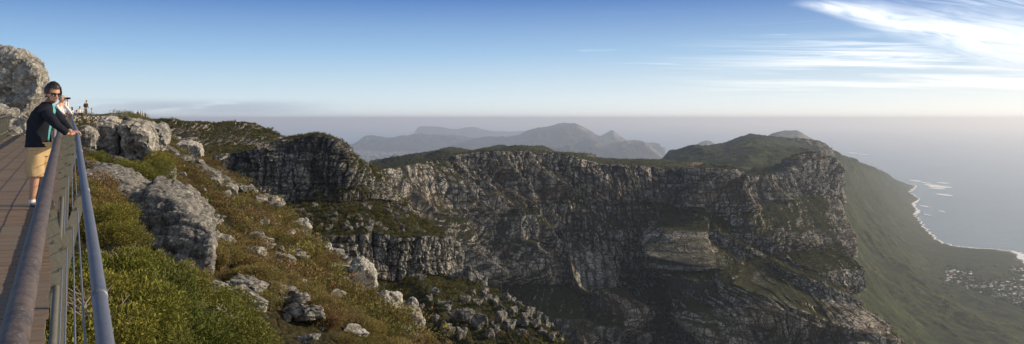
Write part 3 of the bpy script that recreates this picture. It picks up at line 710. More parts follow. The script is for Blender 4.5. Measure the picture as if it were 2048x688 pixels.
# standing rocks below the lookout
for i, (pts, Dn, Df) in enumerate([
    ([(188,258),(204,247),(226,250),(233,270),(232,308),(212,318),(192,300)], 50, 58),
    ([(236,256),(256,246),(284,250),(300,276),(306,316),(284,332),(240,318)], 48, 58),
    ([(262,248),(296,250),(322,262),(330,282),(318,300),(296,290)], 62, 72),
    ([(200,240),(222,236),(236,246),(228,262),(204,262)], 82, 90),
    ([(152,262),(176,256),(192,268),(190,300),(160,292)], 47, 54),
    ([(318,345),(335,340),(350,352),(346,374),(322,372)], 46, 50),
    ([(352,290),(378,288),(400,296),(404,312),(380,318),(354,306)], 100, 112),
    ([(440,372),(458,370),(474,382),(470,400),(448,402)], 78, 84),
    ([(420,360),(436,358),(444,372),(436,386),(420,382)], 72, 77),
    ([(306,352),(322,345),(330,360),(322,376),(306,372)], 44, 48)]):
    rock_thing('standing_rock', [px_hull(pts, Dn, Df, .2, .85)], .16 if i < 5 else .10, 20+i, 2.2 if i < 5 else 1.2, M_ROCK if i % 3 else M_ROCKP,
        ['tall grey rock column at the left of the group under the lookout', 'broad pale rock face in the middle of the group under the lookout', 'leaning rock pillar at the right of the group under the lookout',
         'rounded grey rock just right of the dry stone lookout wall', 'low rock tucked under the lookout wall beside the rail', 'squat blocky rock among green bushes above the big outcrop',
         'long flat grey rock on the skyline side of the slope, left of the shaded ravine', 'squared block at the edge of the slope in front of the dark ravine', 'smaller block just left of the squared block at the slope edge', 'round pale rock left of the squat blocky rock above the outcrop'][i],
        'rock', crack=.5)
# boulder shapes that repeat
def boulder_mesh(seed, mat, flat=.75):
    r = np.random.default_rng(seed)
    h = []
    for k in range(r.integers(1, 3)):
        p = r.normal(size=(10, 3)); p /= np.linalg.norm(p, axis=1, keepdims=True); p = np.sign(p)*np.abs(p)**.65
        h.append(p*np.array([1, r.uniform(.6, .95), flat*r.uniform(.7, 1.1)])*r.uniform(.75, 1)+np.array([r.uniform(-.4, .4), r.uniform(-.3, .3), 0])*(k > 0))
    return weather(hull_mesh(h, .055), seed, 1.0, mat, crack=.7, amp=.55, bed=1.2)
BM_NEAR = [boulder_mesh(50+i, [M_ROCK, M_ROCKP, M_ROCK][i % 3]) for i in range(7)]
BM_FAR = [boulder_mesh(80+i, M_ROCKF, 1.0) for i in range(6)]
def put_boulder(me, loc, size, label, group, sq=(1,1,1)):
    o = link('boulder', me, label=label, cat='boulder', group=group)
    o.location = loc; o.scale = (size*sq[0], size*sq[1], size*sq[2]); o.rotation_euler = (random.uniform(-.3, .3), random.uniform(-.3, .3), random.uniform(0, 6.28)); return o
def on_slope(px, py):
    """march along a viewing ray until it meets the slope"""
    d = np.array([(px-1024)/F, 1, -(py-HZ)/F]); t_ = np.geomspace(4, 320, 1600)
    z = slope_z(d[0]*t_, t_)[0]; below = np.where(d[2]*t_ < z)[0]
    return d*t_[below[0]] if len(below) else None
ROCKS = []
spots = [(405,384,26),(436,450,18),(490,384,34),(520,404,26),(340,330,22),(376,322,26),(398,345,20),(482,560,26),(545,606,28),(487,612,24),(440,640,18),(570,640,26),(468,590,22),(660,540,20),(625,560,16),(610,478,24),(640,490,26),(672,512,24),(700,536,26),(725,560,24),(752,585,30),(780,610,34),(800,640,30),(775,650,38),(812,668,34),(760,628,30),(590,465,22),(560,440,18),(690,560,22),(655,505,30),(705,520,24),(740,548,22),(640,660,18),(600,680,20),(530,640,16),(470,520,12),(430,500,14),(520,470,14),(560,520,12),(585,600,14),(650,600,12),(700,620,18),(720,660,20),(690,650,16),(540,560,12),(500,440,14),(460,470,12),(410,420,16),(365,352,20),(350,312,16),(330,300,14),(420,405,14),(480,430,12),(320,385,14)]
for px, py, s in spots:
    p = on_slope(px+random.uniform(-3, 3), py)
    if p is None: continue
    size = s*p[1]/F*.55; ROCKS.append((p[0], p[1], size))
    put_boulder(random.choice(BM_NEAR), p+np.array([0,0,size*.36]), size, 'pale lichen-spotted boulder half buried in the heath of the near slope', 'boulders on the near slope', (1.2, 1, .75))
for k in range(110):
    p = on_slope(random.uniform(330, 860), random.uniform(300, 690))
    if p is None or p[1] > 150: continue
    size = random.uniform(.25, .7); ROCKS.append((p[0], p[1], size))
    put_boulder(random.choice(BM_NEAR), p+np.array([0,0,size*.42]), size, 'pale lichen-spotted boulder half buried in the heath of the near slope', 'boulders on the near slope', (1.2, 1, .7))
for k in range(55):
    y = math.exp(random.uniform(math.log(40), math.log(170))); x = float(rim_x(y))+random.uniform(-2.2, 1.3); size = random.uniform(.5, 1.25)*(.7+y/160)
    z = float(slope_z(np.array([x]), np.array([y]))[0][0]); ROCKS.append((x, y, size))
    put_boulder(random.choice(BM_NEAR), np.array([x, y, z+size*.15]), size, 'grey boulder on the far rim of the near slope above the ravine', 'boulders along the rim of the near slope', (1.2, 1, .8))
# edge rocks at the bottom of the slope
for i, (pts, Dn, Df) in enumerate([
    ([(745,622),(770,606),(800,618),(806,650),(790,690),(752,690)], 39, 42),
    ([(800,636),(824,618),(840,640),(848,690),(820,700),(802,690)], 40, 43),
    ([(700,540),(722,528),(748,548),(752,580),(722,590),(704,570)], 53, 56)]):
    rock_thing('edge_rock', [px_hull(pts, Dn, Df, .1, .9)], .08, 120+i, 1.0, M_ROCKP if i != 1 else M_ROCK,
        ['fractured pale rock at the lower edge of the slope, left one of the pair', 'fractured grey rock at the lower edge of the slope, right one of the pair', 'cracked block on the slope edge above the pair of edge rocks'][i], 'rock', crack=.8)
# boulders heaped below the butte
hd = P_BT[-130:].reshape(-1, 3)
def near_surface(P, px, py):
    q = P.reshape(-1, 3); sx = 1024+q[:, 0]/q[:, 1]*F; sy = HZ-q[:, 2]/q[:, 1]*F
    return q[np.argmin((sx-px)**2+(sy-py)**2)]
for px, py, s in [(942,552,40),(912,540,24),(964,570,24),(720,560,22),(935,640,32),(905,640,24),(960,655,30),(1000,645,30),(1020,660,28),(985,610,22),(1040,615,20),(1012,600,18),(1060,636,20),(1072,655,22),(958,612,20),(930,608,18),(1025,630,22),(890,660,22),(1050,672,20),(1085,670,18),(1104,680,16),(980,675,22),(925,675,24),(880,610,14),(860,600,14),(1005,622,16),(968,592,14),(1030,600,14),(840,560,16),(1122,686,14),(870,640,14),(1045,650,18),(895,615,14),(945,590,14),(1066,620,14)]:
    p = near_surface(hd, px, py); size = s*p[1]/F*.62
    put_boulder(random.choice(BM_FAR), p+np.array([0, -size*.2, size*.5]), size*1.1, 'rounded grey boulder in the heap below the butte', 'boulders heaped below the butte', (1, 1, 1.05))
for k in range(110):
    p = near_surface(hd if k < 35 else P_BT[180:], *( (random.uniform(840, 1120), random.uniform(585, 700)) if k < 35 else (random.uniform(560, 860), random.uniform(408, 466))))
    size = random.uniform(.6, 1.7)
    put_boulder(random.choice(BM_FAR), p+np.array([0, 0, size*.4]), size, 'small grey boulder scattered on the terraces of the butte', 'small boulders on the butte terraces')
# ---------------------------------------------------------------- heath and shrubs
def leaf_material(name, cols, rnd=True):
    m, t, out = material(name)
    a = t.n('ShaderNodeSeparateColor', {'Color': t.n('ShaderNodeVertexColor', layer_name='Col').outputs['Color']}).outputs
    if rnd:
        rp = t.n('ShaderNodeValToRGB', {'Fac': obj_rand(t)})
        el = rp.color_ramp.elements
        while len(el) < len(cols): el.new(.5)
        for i, c in enumerate(cols): el[i].position = i/(len(cols)-1); el[i].color = (*c, 1)
        base = rp.outputs[0]
    else: base = t.n('ShaderNodeVertexColor', layer_name='Tint').outputs['Color']
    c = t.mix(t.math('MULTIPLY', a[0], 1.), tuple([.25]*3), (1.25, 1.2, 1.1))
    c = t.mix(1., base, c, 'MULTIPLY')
    c = t.mix(a[1], c, (.42, .30, .03))
    d = t.n('ShaderNodeBsdfDiffuse', {'Color': c}); tl = t.n('ShaderNodeBsdfTranslucent', {'Color': c})
    mx = t.n('ShaderNodeMixShader', {0: .25, 1: d.outputs[0], 2: tl.outputs[0]}); m.node_tree.links.new(mx.outputs[0], out.inputs['Surface'])
    return m
def clump(seed, n, leaf, lobes=6, flat=.75, flower=0., spread=1.):
    """sprig quads through a lobed crown of unit radius; returns V, quads, col"""
    r = np.random.default_rng(seed)
    Lc = r.normal(size=(lobes, 3))*np.array([.42, .42, .22])*spread; Lc[:, 2] = np.abs(Lc[:, 2])+.28
    Lr = r.uniform(.32, .55, lobes)
    k = r.integers(0, lobes, n); u = r.normal(size=(n, 3)); u /= np.linalg.norm(u, axis=1, keepdims=True)
    rad = Lr[k]*r.uniform(.35, 1.0, n)**.5*(1+.25*vn(u[:, 0]*3, u[:, 1]*3, u[:, 2]*3+k, seed))
    P = Lc[k]+u*rad[:, None]*np.array([1, 1, flat]); keep = P[:, 2] > -.02; P = P[keep]; u = u[keep]; k = k[keep]; rad = rad[keep]; n = len(P)
    ax = u*.8+np.array([0, 0, .45])+r.normal(size=(n, 3))*.6; ax /= np.linalg.norm(ax, axis=1, keepdims=True)
    sd_ = np.cross(ax, r.normal(size=(n, 3))); sd_ /= np.linalg.norm(sd_, axis=1, keepdims=True)
    L = leaf*r.uniform(.6, 1.4, n)[:, None]; Wd = L*r.uniform(.28, .5, n)[:, None]
    V = np.stack([P-sd_*Wd*.6, P+sd_*Wd*.6, P+ax*L+sd_*Wd*.35, P+ax*L-sd_*Wd*.35], 1)
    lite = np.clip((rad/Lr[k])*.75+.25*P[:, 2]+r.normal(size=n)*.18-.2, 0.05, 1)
    fl = (r.uniform(size=n) < flower)*(rad/Lr[k] > .75)
    col = np.repeat(np.stack([lite, fl, lite*0], -1)[:, None], 4, 1)
    return V.reshape(-1, 3), np.arange(n*4).reshape(n, 4), col.reshape(-1, 3)
M_TWIG = plain('dead_twig', (.20,.165,.13), .9)
GREENS = [(.100,.122,.032),(.145,.155,.036),(.215,.195,.050),(.175,.170,.048),(.115,.138,.042)]
HEATH = [(.155,.150,.052),(.215,.180,.072),(.20,.130,.070),(.20,.182,.070),(.235,.175,.098)]
GREENS = [tuple(1.16*x for x in c) for c in GREENS]; HEATH = [tuple(1.16*x for x in c) for c in HEATH]
M_GREEN = leaf_material('green_sprigs', GREENS); M_HEATH = leaf_material('heath_sprigs', HEATH)
near_g = []
def bush_parts(seed, n, leaf, mat, flower=0.):
    V, Q, c = clump(seed, n, leaf, 8, .8, flower)
    me = raw_mesh('foliage', V, Q, mat, c, smooth=False)
    tw = MB(); r = random.Random(seed)
    for k in range(9):
        a = r.uniform(0, 6.28); tip = np.array([math.cos(a)*r.uniform(.2, .7), math.sin(a)*r.uniform(.2, .7), r.uniform(.5, .95)])
        mid = tip*.5+np.array([r.uniform(-.1, .1), r.uniform(-.1, .1), -.05])
        tw.tube([(0, 0, -.15), mid, tip], [.022, .014, .004], 5, False)
    return me, tw.mesh('stem', M_TWIG)
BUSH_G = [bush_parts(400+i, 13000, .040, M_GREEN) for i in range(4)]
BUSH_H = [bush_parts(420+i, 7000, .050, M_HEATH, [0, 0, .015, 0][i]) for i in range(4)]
def put_bush(parts, loc, size, label, group, cat='shrub', name='shrub'):
    e_ = empty(name, tuple(loc), random.uniform(0, 6.28), label=label, cat=cat, group=group)
    s = size*random.uniform(.9, 1.1); e_.scale = (s, s, s*random.uniform(.8, 1.1))
    link('foliage', parts[0], e_); link('stem', parts[1], e_)
    return e_
def clear(x, y):
    for a, b, s in ROCKS:
        if (x-a)**2+(y-b)**2 < (s*.85)**2: return False
    return True
# candidate points over the visible part of the slope, more where the picture shows more
cand = []
rr_ = random.Random(5)
for k in range(26000):
    px, D = rr_.uniform(100, 900), math.exp(rr_.uniform(math.log(9), math.log(250)))
    x = (px-1024)/F*D; cand.append((x, D))
cand = np.array(cand)
z, d_, rb_ = slope_z(cand[:, 0], cand[:, 1])
deckx = -.17-.52*cand[:, 1]
ok = (d_ < 1.6) & (cand[:, 0] > deckx+.35)
dens = .27+.80*fbm(cand[:, 0]/7, cand[:, 1]/7, z*0, 3, 231)-.5*sm(rb_, .45, .75)*sm(cand[:, 1], 12, 40)
# thin out with depth so that cover per square metre stays even
area = cand[:, 1]**2; keep = np.array([rr_.random() for _ in range(len(cand))])
ok &= keep < dens*np.clip(area/2600, .05, 1)
# not on the big outcrop
sx = 1024+cand[:, 0]/cand[:, 1]*F; sy = HZ-z/cand[:, 1]*F
ok &= ~((sx > 184) & (sx < 312) & (sy < 312) & (cand[:, 1] > 36) & (cand[:, 1] < 58))
ok &= ~((sx > 235) & (sx < 425) & (sy > 420) & (sy < 600) & (cand[:, 1] > 22.5) & (cand[:, 1] < 29))
pts = np.stack([cand[:, 0], cand[:, 1], z], -1)[ok]
ry = np.exp(np.random.default_rng(8).uniform(math.log(30), math.log(280), 2600)); rx = rim_x(ry)+np.random.default_rng(9).uniform(-5, 2.2, 2600)*(.6+ry/150)
pts = np.concatenate([pts, np.stack([rx, ry, slope_z(rx, ry)[0]], -1)])
pts = pts[np.argsort(pts[:, 1])]
pts = np.array([p for p in pts if clear(p[0], p[1])])
greenness = fbm(pts[:, 0]/14, pts[:, 1]/14, pts[:, 2]*0, 3, 232)+np.clip((22-pts[:, 1])/16, -.25, .9)+.5*np.clip(-(pts[:, 0]+.62*pts[:, 1]*.52+8)/12, -.6, .6)
NEAR_N = 205
for i, p in enumerate(pts[:NEAR_N]):
    if greenness[i] > -.02: put_bush(rr_.choice(BUSH_G), p, rr_.uniform(.55, 1.0), 'dense green fynbos shrub with fine upright sprigs on the near slope', 'green shrubs on the near slope')
    else: put_bush(rr_.choice(BUSH_H), p, rr_.uniform(.4, .75), 'low olive-brown heath shrub on the near slope', 'brown heath shrubs on the near slope')
# the tall shrubs close to the walkway
for px, py, D, s in [(172,610,11.5,.85),(205,560,13.5,1.0),(235,640,11.5,1.0),(262,545,16,1.05),(300,590,15,1.2),(330,660,13.5,1.05),(345,585,17,1.0),(292,680,12,.9),(190,700,9.8,.8),(390,670,15.5,1.0),(250,600,13.5,.9),(440,670,18,1.0),(460,600,22,1.1),(218,470,18,.7),(200,440,19,.7),(226,340,43,1.0),(250,345,42,1.1),(275,352,41,1.1),(190,335,42,.9),(210,345,40,1.0),(300,345,42,1.0),(320,322,46,.9),(175,318,42,.7),(340,388,42,1.0),(735,610,43,1.0),(160,325,36,.9),(180,345,36,.8)]:
    c0 = at(px, py, D)
    put_bush(rr_.choice(BUSH_G), c0-np.array([0, 0, .45*s]), s, 'tall dense green shrub crowding the slope beside the walkway', 'tall shrubs beside the walkway')
def scatter(name, points, sizes, tints, leaf_n, leaf, seed, label, cat, variants=6, flower=0., up=.0):
    mats = leaf_material(name+'_leaves', None, False)
    proto = [clump(seed+i, leaf_n, leaf, 5, .8, flower if i == 0 else 0.) for i in range(variants)]
    r = np.random.default_rng(seed); Vv, Qq, Cc, Tt = [], [], [], []; n0 = 0
    which = r.integers(0, variants, len(points)); ang = r.uniform(0, 6.283, len(points))
    for v_ in range(variants):
        idx = np.where(which == v_)[0]; V, Q, c = proto[v_]
        if not len(idx): continue
        ca, sa = np.cos(ang[idx])[:, None], np.sin(ang[idx])[:, None]; s = sizes[idx][:, None]
        W = np.stack([points[idx, 0:1]+s*(V[None, :, 0]*ca-V[None, :, 1]*sa), points[idx, 1:2]+s*(V[None, :, 0]*sa+V[None, :, 1]*ca), points[idx, 2:3]+s*(V[None, :, 2]+up)], -1)
        Vv.append(W.reshape(-1, 3)); Qq.append((Q[None]+n0+(np.arange(len(idx))*len(V))[:, None, None]).reshape(-1, 4)); n0 += len(idx)*len(V)
        Cc.append(np.tile(c, (len(idx), 1))); Tt.append(np.repeat(tints[idx], len(V), 0))
    me = raw_mesh(name, np.concatenate(Vv), np.concatenate(Qq), mats, np.concatenate(Cc), smooth=False)
    tt = np.concatenate(Tt); ca = me.color_attributes.new('Tint', 'FLOAT_COLOR', 'POINT')
    c4 = np.ones((len(tt), 4), np.float32); c4[:, :3] = tt; ca.data.foreach_set('color', c4.ravel())
    return link(name, me, kind='stuff', label=label, cat=cat)
rest = pts[NEAR_N:]; gr = greenness[NEAR_N:]
r = np.random.default_rng(77)
GA, HA = np.array(GREENS), np.array(HEATH)
pick = np.where((gr+r.normal(size=len(rest))*.22 > .05)[:, None], GA[r.integers(0, 5, len(rest))], HA[r.integers(0, 5, len(rest))])
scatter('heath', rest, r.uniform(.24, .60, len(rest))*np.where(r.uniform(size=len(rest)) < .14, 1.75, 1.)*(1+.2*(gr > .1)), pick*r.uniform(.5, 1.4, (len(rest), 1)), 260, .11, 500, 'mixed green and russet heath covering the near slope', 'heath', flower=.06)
def on_landform(P, V, n, lo, seed, cond=None):
    r = np.random.default_rng(seed); q = P.reshape(-1, 3); vg = V.ravel()
    m = vg > lo
    if cond is not None: m &= cond(q)
    idx = np.where(m)[0]; return q[r.choice(idx, min(n, len(idx)), replace=False)]
def vis(q): return (np.abs(q[:, 0]/q[:, 1]*F) < 1050)
for nm, P, V, n, lo, s0, s1, lbl in [('butte_scrub', P_BT, V_BT, 5200, .40, .35, 1.1, 'dark green scrub on the ledges and terraces of the butte'),
                                ('plateau_scrub', P_PL, V_PL, 3600, .42, .45, 1.2, 'olive scrub on the flat-topped edge behind the near slope'),
                                ('cliff_scrub', P_CL, V_CL, 6500, .40, 1.2, 3.0, 'dark scrub growing on the ledges of the great cliff'),
                                ('ridge_scrub', P_CB, V_CB, 3000, .40, 2.0, 4.0, 'dark scrub growing on the hazy cliff ridge behind the great cliff')]:
    q = on_landform(P, V, n, lo, 91, vis); r = np.random.default_rng(92)
    tn = np.concatenate([GA, HA])[r.integers(0, 8, len(q))]*r.uniform(.35, 1.0, (len(q), 1))*(.62 if nm[0] in 'cr' else .85)
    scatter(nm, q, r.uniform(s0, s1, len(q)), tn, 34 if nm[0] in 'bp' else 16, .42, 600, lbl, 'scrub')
# bare dead branches by the outcrop
for i, (px, py, D, s) in enumerate([(238,505,20,1.2),(262,470,21,.9),(215,480,19,.9),(185,640,10.5,.8)]):
    r = random.Random(900+i); tw = MB(); base = np.array([0, 0, 0.])
    for k in range(9):
        a = r.uniform(0, 6.28); p = base.copy(); d = np.array([math.cos(a)*.6, math.sin(a)*.6, r.uniform(.4, 1.0)]); pp = [p]
        for j in range(5):
            d = d+np.array([r.uniform(-.5, .5), r.uniform(-.5, .5), r.uniform(-.35, .2)]); d /= np.linalg.norm(d); p = p+d*s*.17; pp.append(p)
        tw.tube(pp, [.030*s*(1-.16*j) for j in range(6)], 5)
        for j in (2, 3, 4):
            q = pp[j]; d2 = np.array([r.uniform(-1, 1), r.uniform(-1, 1), r.uniform(0, .8)]); tw.tube([q, q+d2*.12*s, q+d2*.24*s+np.array([0, 0, .03])], [.013*s, .009*s, .004*s], 4)
    o = tw.build('dead_shrub', M_TWIG, None, True, label=['bare bleached dead shrub with forked branches in front of the big outcrop', 'small dead branches leaning against the face of the outcrop', 'low tangle of dead branches left of the outcrop', 'thin dry twigs sticking out of the green shrubs beside the rail'][i], cat='dead shrub')
    o.location = at(px, py+25, D)
# ---------------------------------------------------------------- walkway
def deck_x(y): return np.interp(y, [-4, 2.5, 5.5, 11.6, 31, 45, 48, 50], [1.91, -1.47, -3.03, -6.2, -16.29, -23.5, -25.3, -27.0])
dirv = np.array([-.461, .887, 0.]); leftn = np.array([-.887, -.461, 0.])
M_PLANK, t, out = material('weathered_planks')
pos = t.n('ShaderNodeNewGeometry').outputs['Position']
lv = t.map(pos, (1,1,1), (0,0,R(-27.5)))
g = t.n('ShaderNodeSeparateColor', {'Color': t.n('ShaderNodeVertexColor', layer_name='Col').outputs['Color']}).outputs
gr = t.noise(t.map(lv, (3,60,3)), 1.0, 4, .6); big = t.noise(pos, .9, 4)
c = t.mix(g[0], (.22,.155,.105), (.36,.265,.19))
c = t.mix(t.math('MULTIPLY', g[1], .65), c, (.30,.15,.07))
c = t.mix(t.ramp(gr, .4, .7), tuple([.12,.095,.075]), c)
c = t.mix(t.ramp(big, .3, .7), c, (.17,.14,.115))
surf(t, out, c, .85, gr, .4, .006, .2)
mb = MB(); tint = []; rp = random.Random(3); y = -1.2
s_al = 0
ys = []
while y < 49.5:
    ys.append(y); y += .135*.887
for y in ys:
    e_ = np.array([deck_x(y), y, deck_z(y)]); wdt = 2.3 if y < 44 else 2.3
    sl = (deck_z(y+.5)-deck_z(y-.5)); ax1 = np.array([dirv[0], dirv[1], sl*.887]); ax1 /= np.linalg.norm(ax1)
    n0 = mb.n; mb.box(e_+leftn*wdt/2+np.array([0, 0, -.02+rp.uniform(-.003, .003)]), (wdt+rp.uniform(-.02, .02), .122, .04), (leftn, ax1, np.cross(leftn, ax1)))
    v = rp.random()
    tint += [[v, .15, 0]]*8
M = mb.mesh('deck', M_PLANK)
ca = M.color_attributes.new('Col', 'FLOAT_COLOR', 'POINT'); c4 = np.ones((len(M.vertices), 4), np.float32); c4[:, :3] = tint
vx = np.array([v.co[:] for v in M.vertices]); edge = (vx[:, 0]-deck_x(vx[:, 1]))*.887 > -.5
c4[:, 1] = np.where((vx[:, 0]-deck_x(vx[:, 1])) > -1.2, .9, .1); ca.data.foreach_set('color', c4.ravel())
deck = empty('boardwalk', label='timber boardwalk with cross planks curving away to the left', cat='boardwalk', kind='structure')
link('deck', M, deck)
M_GALV = plain('galvanised_steel', (.22,.24,.28), .5, .5, .5, .25, 14, .25, 80)
M_BLUE = plain('blue_grey_tube', (.18,.19,.22), .5, .5, .55, .22, 10, .3, 70)
m, t, out = material('rusty_tube')
pos = t.n('ShaderNodeNewGeometry').outputs['Position']
n1 = t.noise(pos, 9, 6, .7); n2 = t.noise(pos, 60, 4, .6)
c = t.mix(t.ramp(n1, .38, .62), (.060,.048,.042), (.115,.085,.068)); c = t.mix(t.ramp(n2, .5, .7), c, (.17,.155,.145))
surf(t, out, c, .6, n2, .35, .004, .4, .15); M_RUST = m
M_STEEL = plain('weathered_post_steel', (.135,.128,.100), .65, .3, .1, .22, 7, .3, 40)
beam = MB()
for off in (.25, 1.1, 2.0):
    yy = np.arange(-1, 48, 1.5); beam.tube([np.array([deck_x(y), y, deck_z(y)-.14])+leftn*off for y in yy], .075, 6)
beam.build('support_beam', M_STEEL, deck)
def railpts(off, h, ys): return [np.array([deck_x(y), y, deck_z(y)+h(y)])-leftn*off for y in ys]
YR = np.concatenate([np.linspace(-.9, 12, 24), np.linspace(13, 46.5, 24)])
hand_h = lambda y: .91
blue_h = lambda y: np.interp(y, [0, 2.83, 4.67, 8.93, 11.6, 40, 47], [.70, .78, .84, .94, .965, .97, .97])
blue_o = lambda y: np.interp(y, [0, 4, 8.9, 11.6, 30, 47], [.26, .26, .24, .24, .22, .22])
rail = empty('railing', (0, 0, 0), label='steel railing with brown handrail, forked posts and blue outer tube on the valley side', cat='railing')
mb = MB(); mb.tube(railpts(0, hand_h, YR), .043, 16); mb.build('handrail', M_RUST, rail, True)
mb = MB(); mb.tube([np.array([deck_x(y), y, deck_z(y)+blue_h(y)])-leftn*blue_o(y) for y in YR], .03, 14)
for y in (3.4, 6.2, 9.0, 14, 20, 27):
    p = [np.array([deck_x(q), q, deck_z(q)+blue_h(q)])-leftn*blue_o(q) for q in (y, y+.07)]; mb.tube(p, .033, 14)
mb.build('outer_tube', M_BLUE, rail, True)
mb = MB(); mb.tube(railpts(.06, lambda y: .16, YR), .022, 10); mb.build('lower_tube', M_STEEL, rail, True)
for h, o_ in ((.30,.10), (.45,.13), (.60,.17), (.74,.20)):
    mb = MB(); mb.tube(railpts(o_, (lambda h_: (lambda y: h_))(h), YR), .0042, 6); mb.build('cable', M_GALV, rail, True)
def plate(mb, a, b, w0, w1, th, nrm):
    a, b = np.asarray(a, float), np.asarray(b, float); d = (b-a)/np.linalg.norm(b-a); s = np.cross(nrm, d); s /= np.linalg.norm(s)
    V = []
    for p, w_ in ((a, w0), (b, w1)):
        for sx in (-1, 1):
            for sn in (-1, 1): V.append(p+s*sx*w_/2+nrm*sn*th/2)
    mb.add(V, quads=[(0,1,3,2),(4,6,7,5),(0,4,5,1),(2,3,7,6),(0,2,6,4),(1,5,7,3)])
def fork_post(y, side=1):
    n_ = dirv; o_ = -leftn*side
    base = np.array([deck_x(y), y, deck_z(y)]) if side > 0 else np.array([deck_x(y), y, deck_z(y)])+leftn*2.3
    P = lambda o, z: base+o_*o+np.array([0, 0, z])
    mb = MB()
    plate(mb, P(.05, -.85), P(.085, .30), .09, .12, .014, n_)
    plate(mb, P(.085, .27), P(0, .86), .11, .06, .013, n_)
    plate(mb, P(.085, .27), P(.235, blue_h(y)-.01), .11, .055, .012, n_)
    plate(mb, P(.02, .02), P(.085, .27), .05, .08, .010, n_)
    for o, z in ((.085, .29), (.07, .12), (.11, .45), (.16, .6), (.20, .74), (.05, .5), (.03, .7)): # bolts
        c0 = P(o, z); mb.tube([c0-n_*.016, c0+n_*.016], .011, 6)
    return mb
for y in [1.4, 6.3, 11.2]+list(np.arange(13.6, 46, 2.45)):
    fork_post(y).build('post', M_STEEL, rail)
lr = empty('railing', label='far left railing with brown handrail and dark forked posts in front of the huge boulder', cat='railing')
YL = np.linspace(20, 47, 20)
def lp(o, h): return [np.array([deck_x(y), y, deck_z(y)+h])+leftn*(2.3+o) for y in YL]
mb = MB(); mb.tube(lp(0, .93), .05, 10); mb.build('handrail', M_RUST, lr, True)
mb = MB(); mb.tube(lp(.24, 1.0), .03, 8); mb.build('outer_tube', M_STEEL, lr, True)
mb = MB(); mb.tube(lp(.08, .2), .03, 8); mb.build('lower_tube', M_STEEL, lr, True)
for h in (.38, .55, .72):
    mb = MB(); mb.tube(lp(.12, h), .008, 6); mb.build('cable', M_GALV, lr, True)
for y in np.arange(21, 47, 1.4): fork_post(y, -1).build('post', M_STEEL, lr)
# dry stone lookout wall and paving
M_WALL = lichen_rock('lookout_stone', (.17,.15,.12), (.42,.37,.29), (.55,.50,.42), .5, .4, .15)
wl = empty('lookout_wall', label='dry stone wall of flat pale blocks below the lookout terrace', cat='wall')
mb = MB(); r = random.Random(12)
A = at(143, 233, 92); B = at(232, 234, 97)
for lev in range(6):
    x = 0.
    Lw = np.linalg.norm(B-A)*(1 if lev < 4 else .8)
    while x < Lw:
        l = r.uniform(.35, .95); h = .24
        p = A+(B-A)/np.linalg.norm(B-A)*(x+l/2); p = p+np.array([0, r.uniform(-.12, .12)-.04*lev, -.12-.235*lev]); mb.box(p, (l*.96, 1.0, h*r.uniform(.82, .95)), Matrix.Rotation(r.uniform(-.04, .04), 3, 'Z')); x += l
mb.build('stonework', M_WALL, wl)
mb = MB()
for k in range(10):
    p = A+(B-A)*(k+.5)/10; mb.box(p+np.array([0, -.1, .03]), ((np.linalg.norm(B-A)/10)*.97, .75, .09+.02*r.random()))
mb.build('coping', M_WALL, wl)
pv = raw_mesh('terrace_paving', [A+[-2.5, .3, -.02], B+[0, .3, -.02], B+[3, 16, -.05], A+[-3, 16, -.05]], np.array([[0, 1, 2, 3]]), M_WALL)
link('lookout_terrace', pv, kind='structure')
# mast
mp = MB(); b0 = at(183, 233, 150); mp.tube([b0-[0,0,1], at(183, 216, 150)], .05, 6); mp.tube([at(181.6, 217, 150), at(184.4, 217, 150)], .06, 6)
mp.build('mast', M_GALV, label='thin mast on the skyline right of the standing man in the dark green jacket', cat='mast')

# ---------------------------------------------------------------- seaside town
M_ROOFS = [plain('render_'+n, c, .8, .2, var=.1) for n, c in (('white', (.80,.78,.74)), ('grey', (.17,.17,.18)), ('terracotta', (.36,.17,.10)), ('tan', (.42,.36,.28)))]
M_WIN = plain('window_dark', (.05,.06,.07), .3, .5)
def house_mesh(i):
    r = random.Random(i); L, Wd, H = r.uniform(14, 22), r.uniform(9, 13), r.uniform(4, 8); mb = MB()
    wallm, roofm = M_ROOFS[0 if i % 3 else 3], M_ROOFS[[0, 1, 2, 1, 0, 3, 1, 0][i % 8]]
    mb.box((0, 0, H/2), (L, Wd, H)); 
    if i % 2: mb.box((L*.42, Wd*.35, H*.32), (L*.5, Wd*.7, H*.64))
    me = mb.mesh('house', wallm); me.materials.append(roofm); me.materials.append(M_WIN)
    bm = bmesh.new(); bm.from_mesh(me)
    h = H*.42 if i % 4 else .7; o = .5
    vs = [bm.verts.new(v) for v in ((-L/2-o,-Wd/2-o,H+.05),(L/2+o,-Wd/2-o,H+.05),(L/2+o,Wd/2+o,H+.05),(-L/2-o,Wd/2+o,H+.05),(-L/2*.8,0,H+h),(L/2*.8,0,H+h))]
    for f in ((0,1,5,4),(1,2,5),(2,3,4,5),(3,0,4),(3,2,1,0)): bm.faces.new([vs[k] for k in f]).material_index = 1
    for k in range(4):
        x = -L/2+L*(k+.5)/4
        for s in (-1, 1):
            q = [bm.verts.new((x+dx, s*(Wd/2+.03), H*.35+dz)) for dx, dz in ((-1,0),(1,0),(1,1.6),(-1,1.6))]; bm.faces.new(q if s < 0 else q[::-1]).material_index = 2
    bm.to_mesh(me); bm.free(); return me
HM = [house_mesh(i) for i in range(8)]
qc = V_COAST.reshape(-1, 3); sxc = 1024+qc[:, 0]/qc[:, 1]*F; syc = HZ-qc[:, 2]/qc[:, 1]*F
r = random.Random(44); placed = []
def in_town(px, py):
    if 1890 < px < 1950 and 536 < py < 575: return r.random() < .75*(1-abs(py-556)/30)
    if 1915 < px < 2056:
        lo = 560+(px-1925)*.05; hi = 574+(px-1925)*.33
        if lo < py < hi: return True
    if 2020 < px < 2060 and 533 < py < 565: return r.random() < .6
    return False
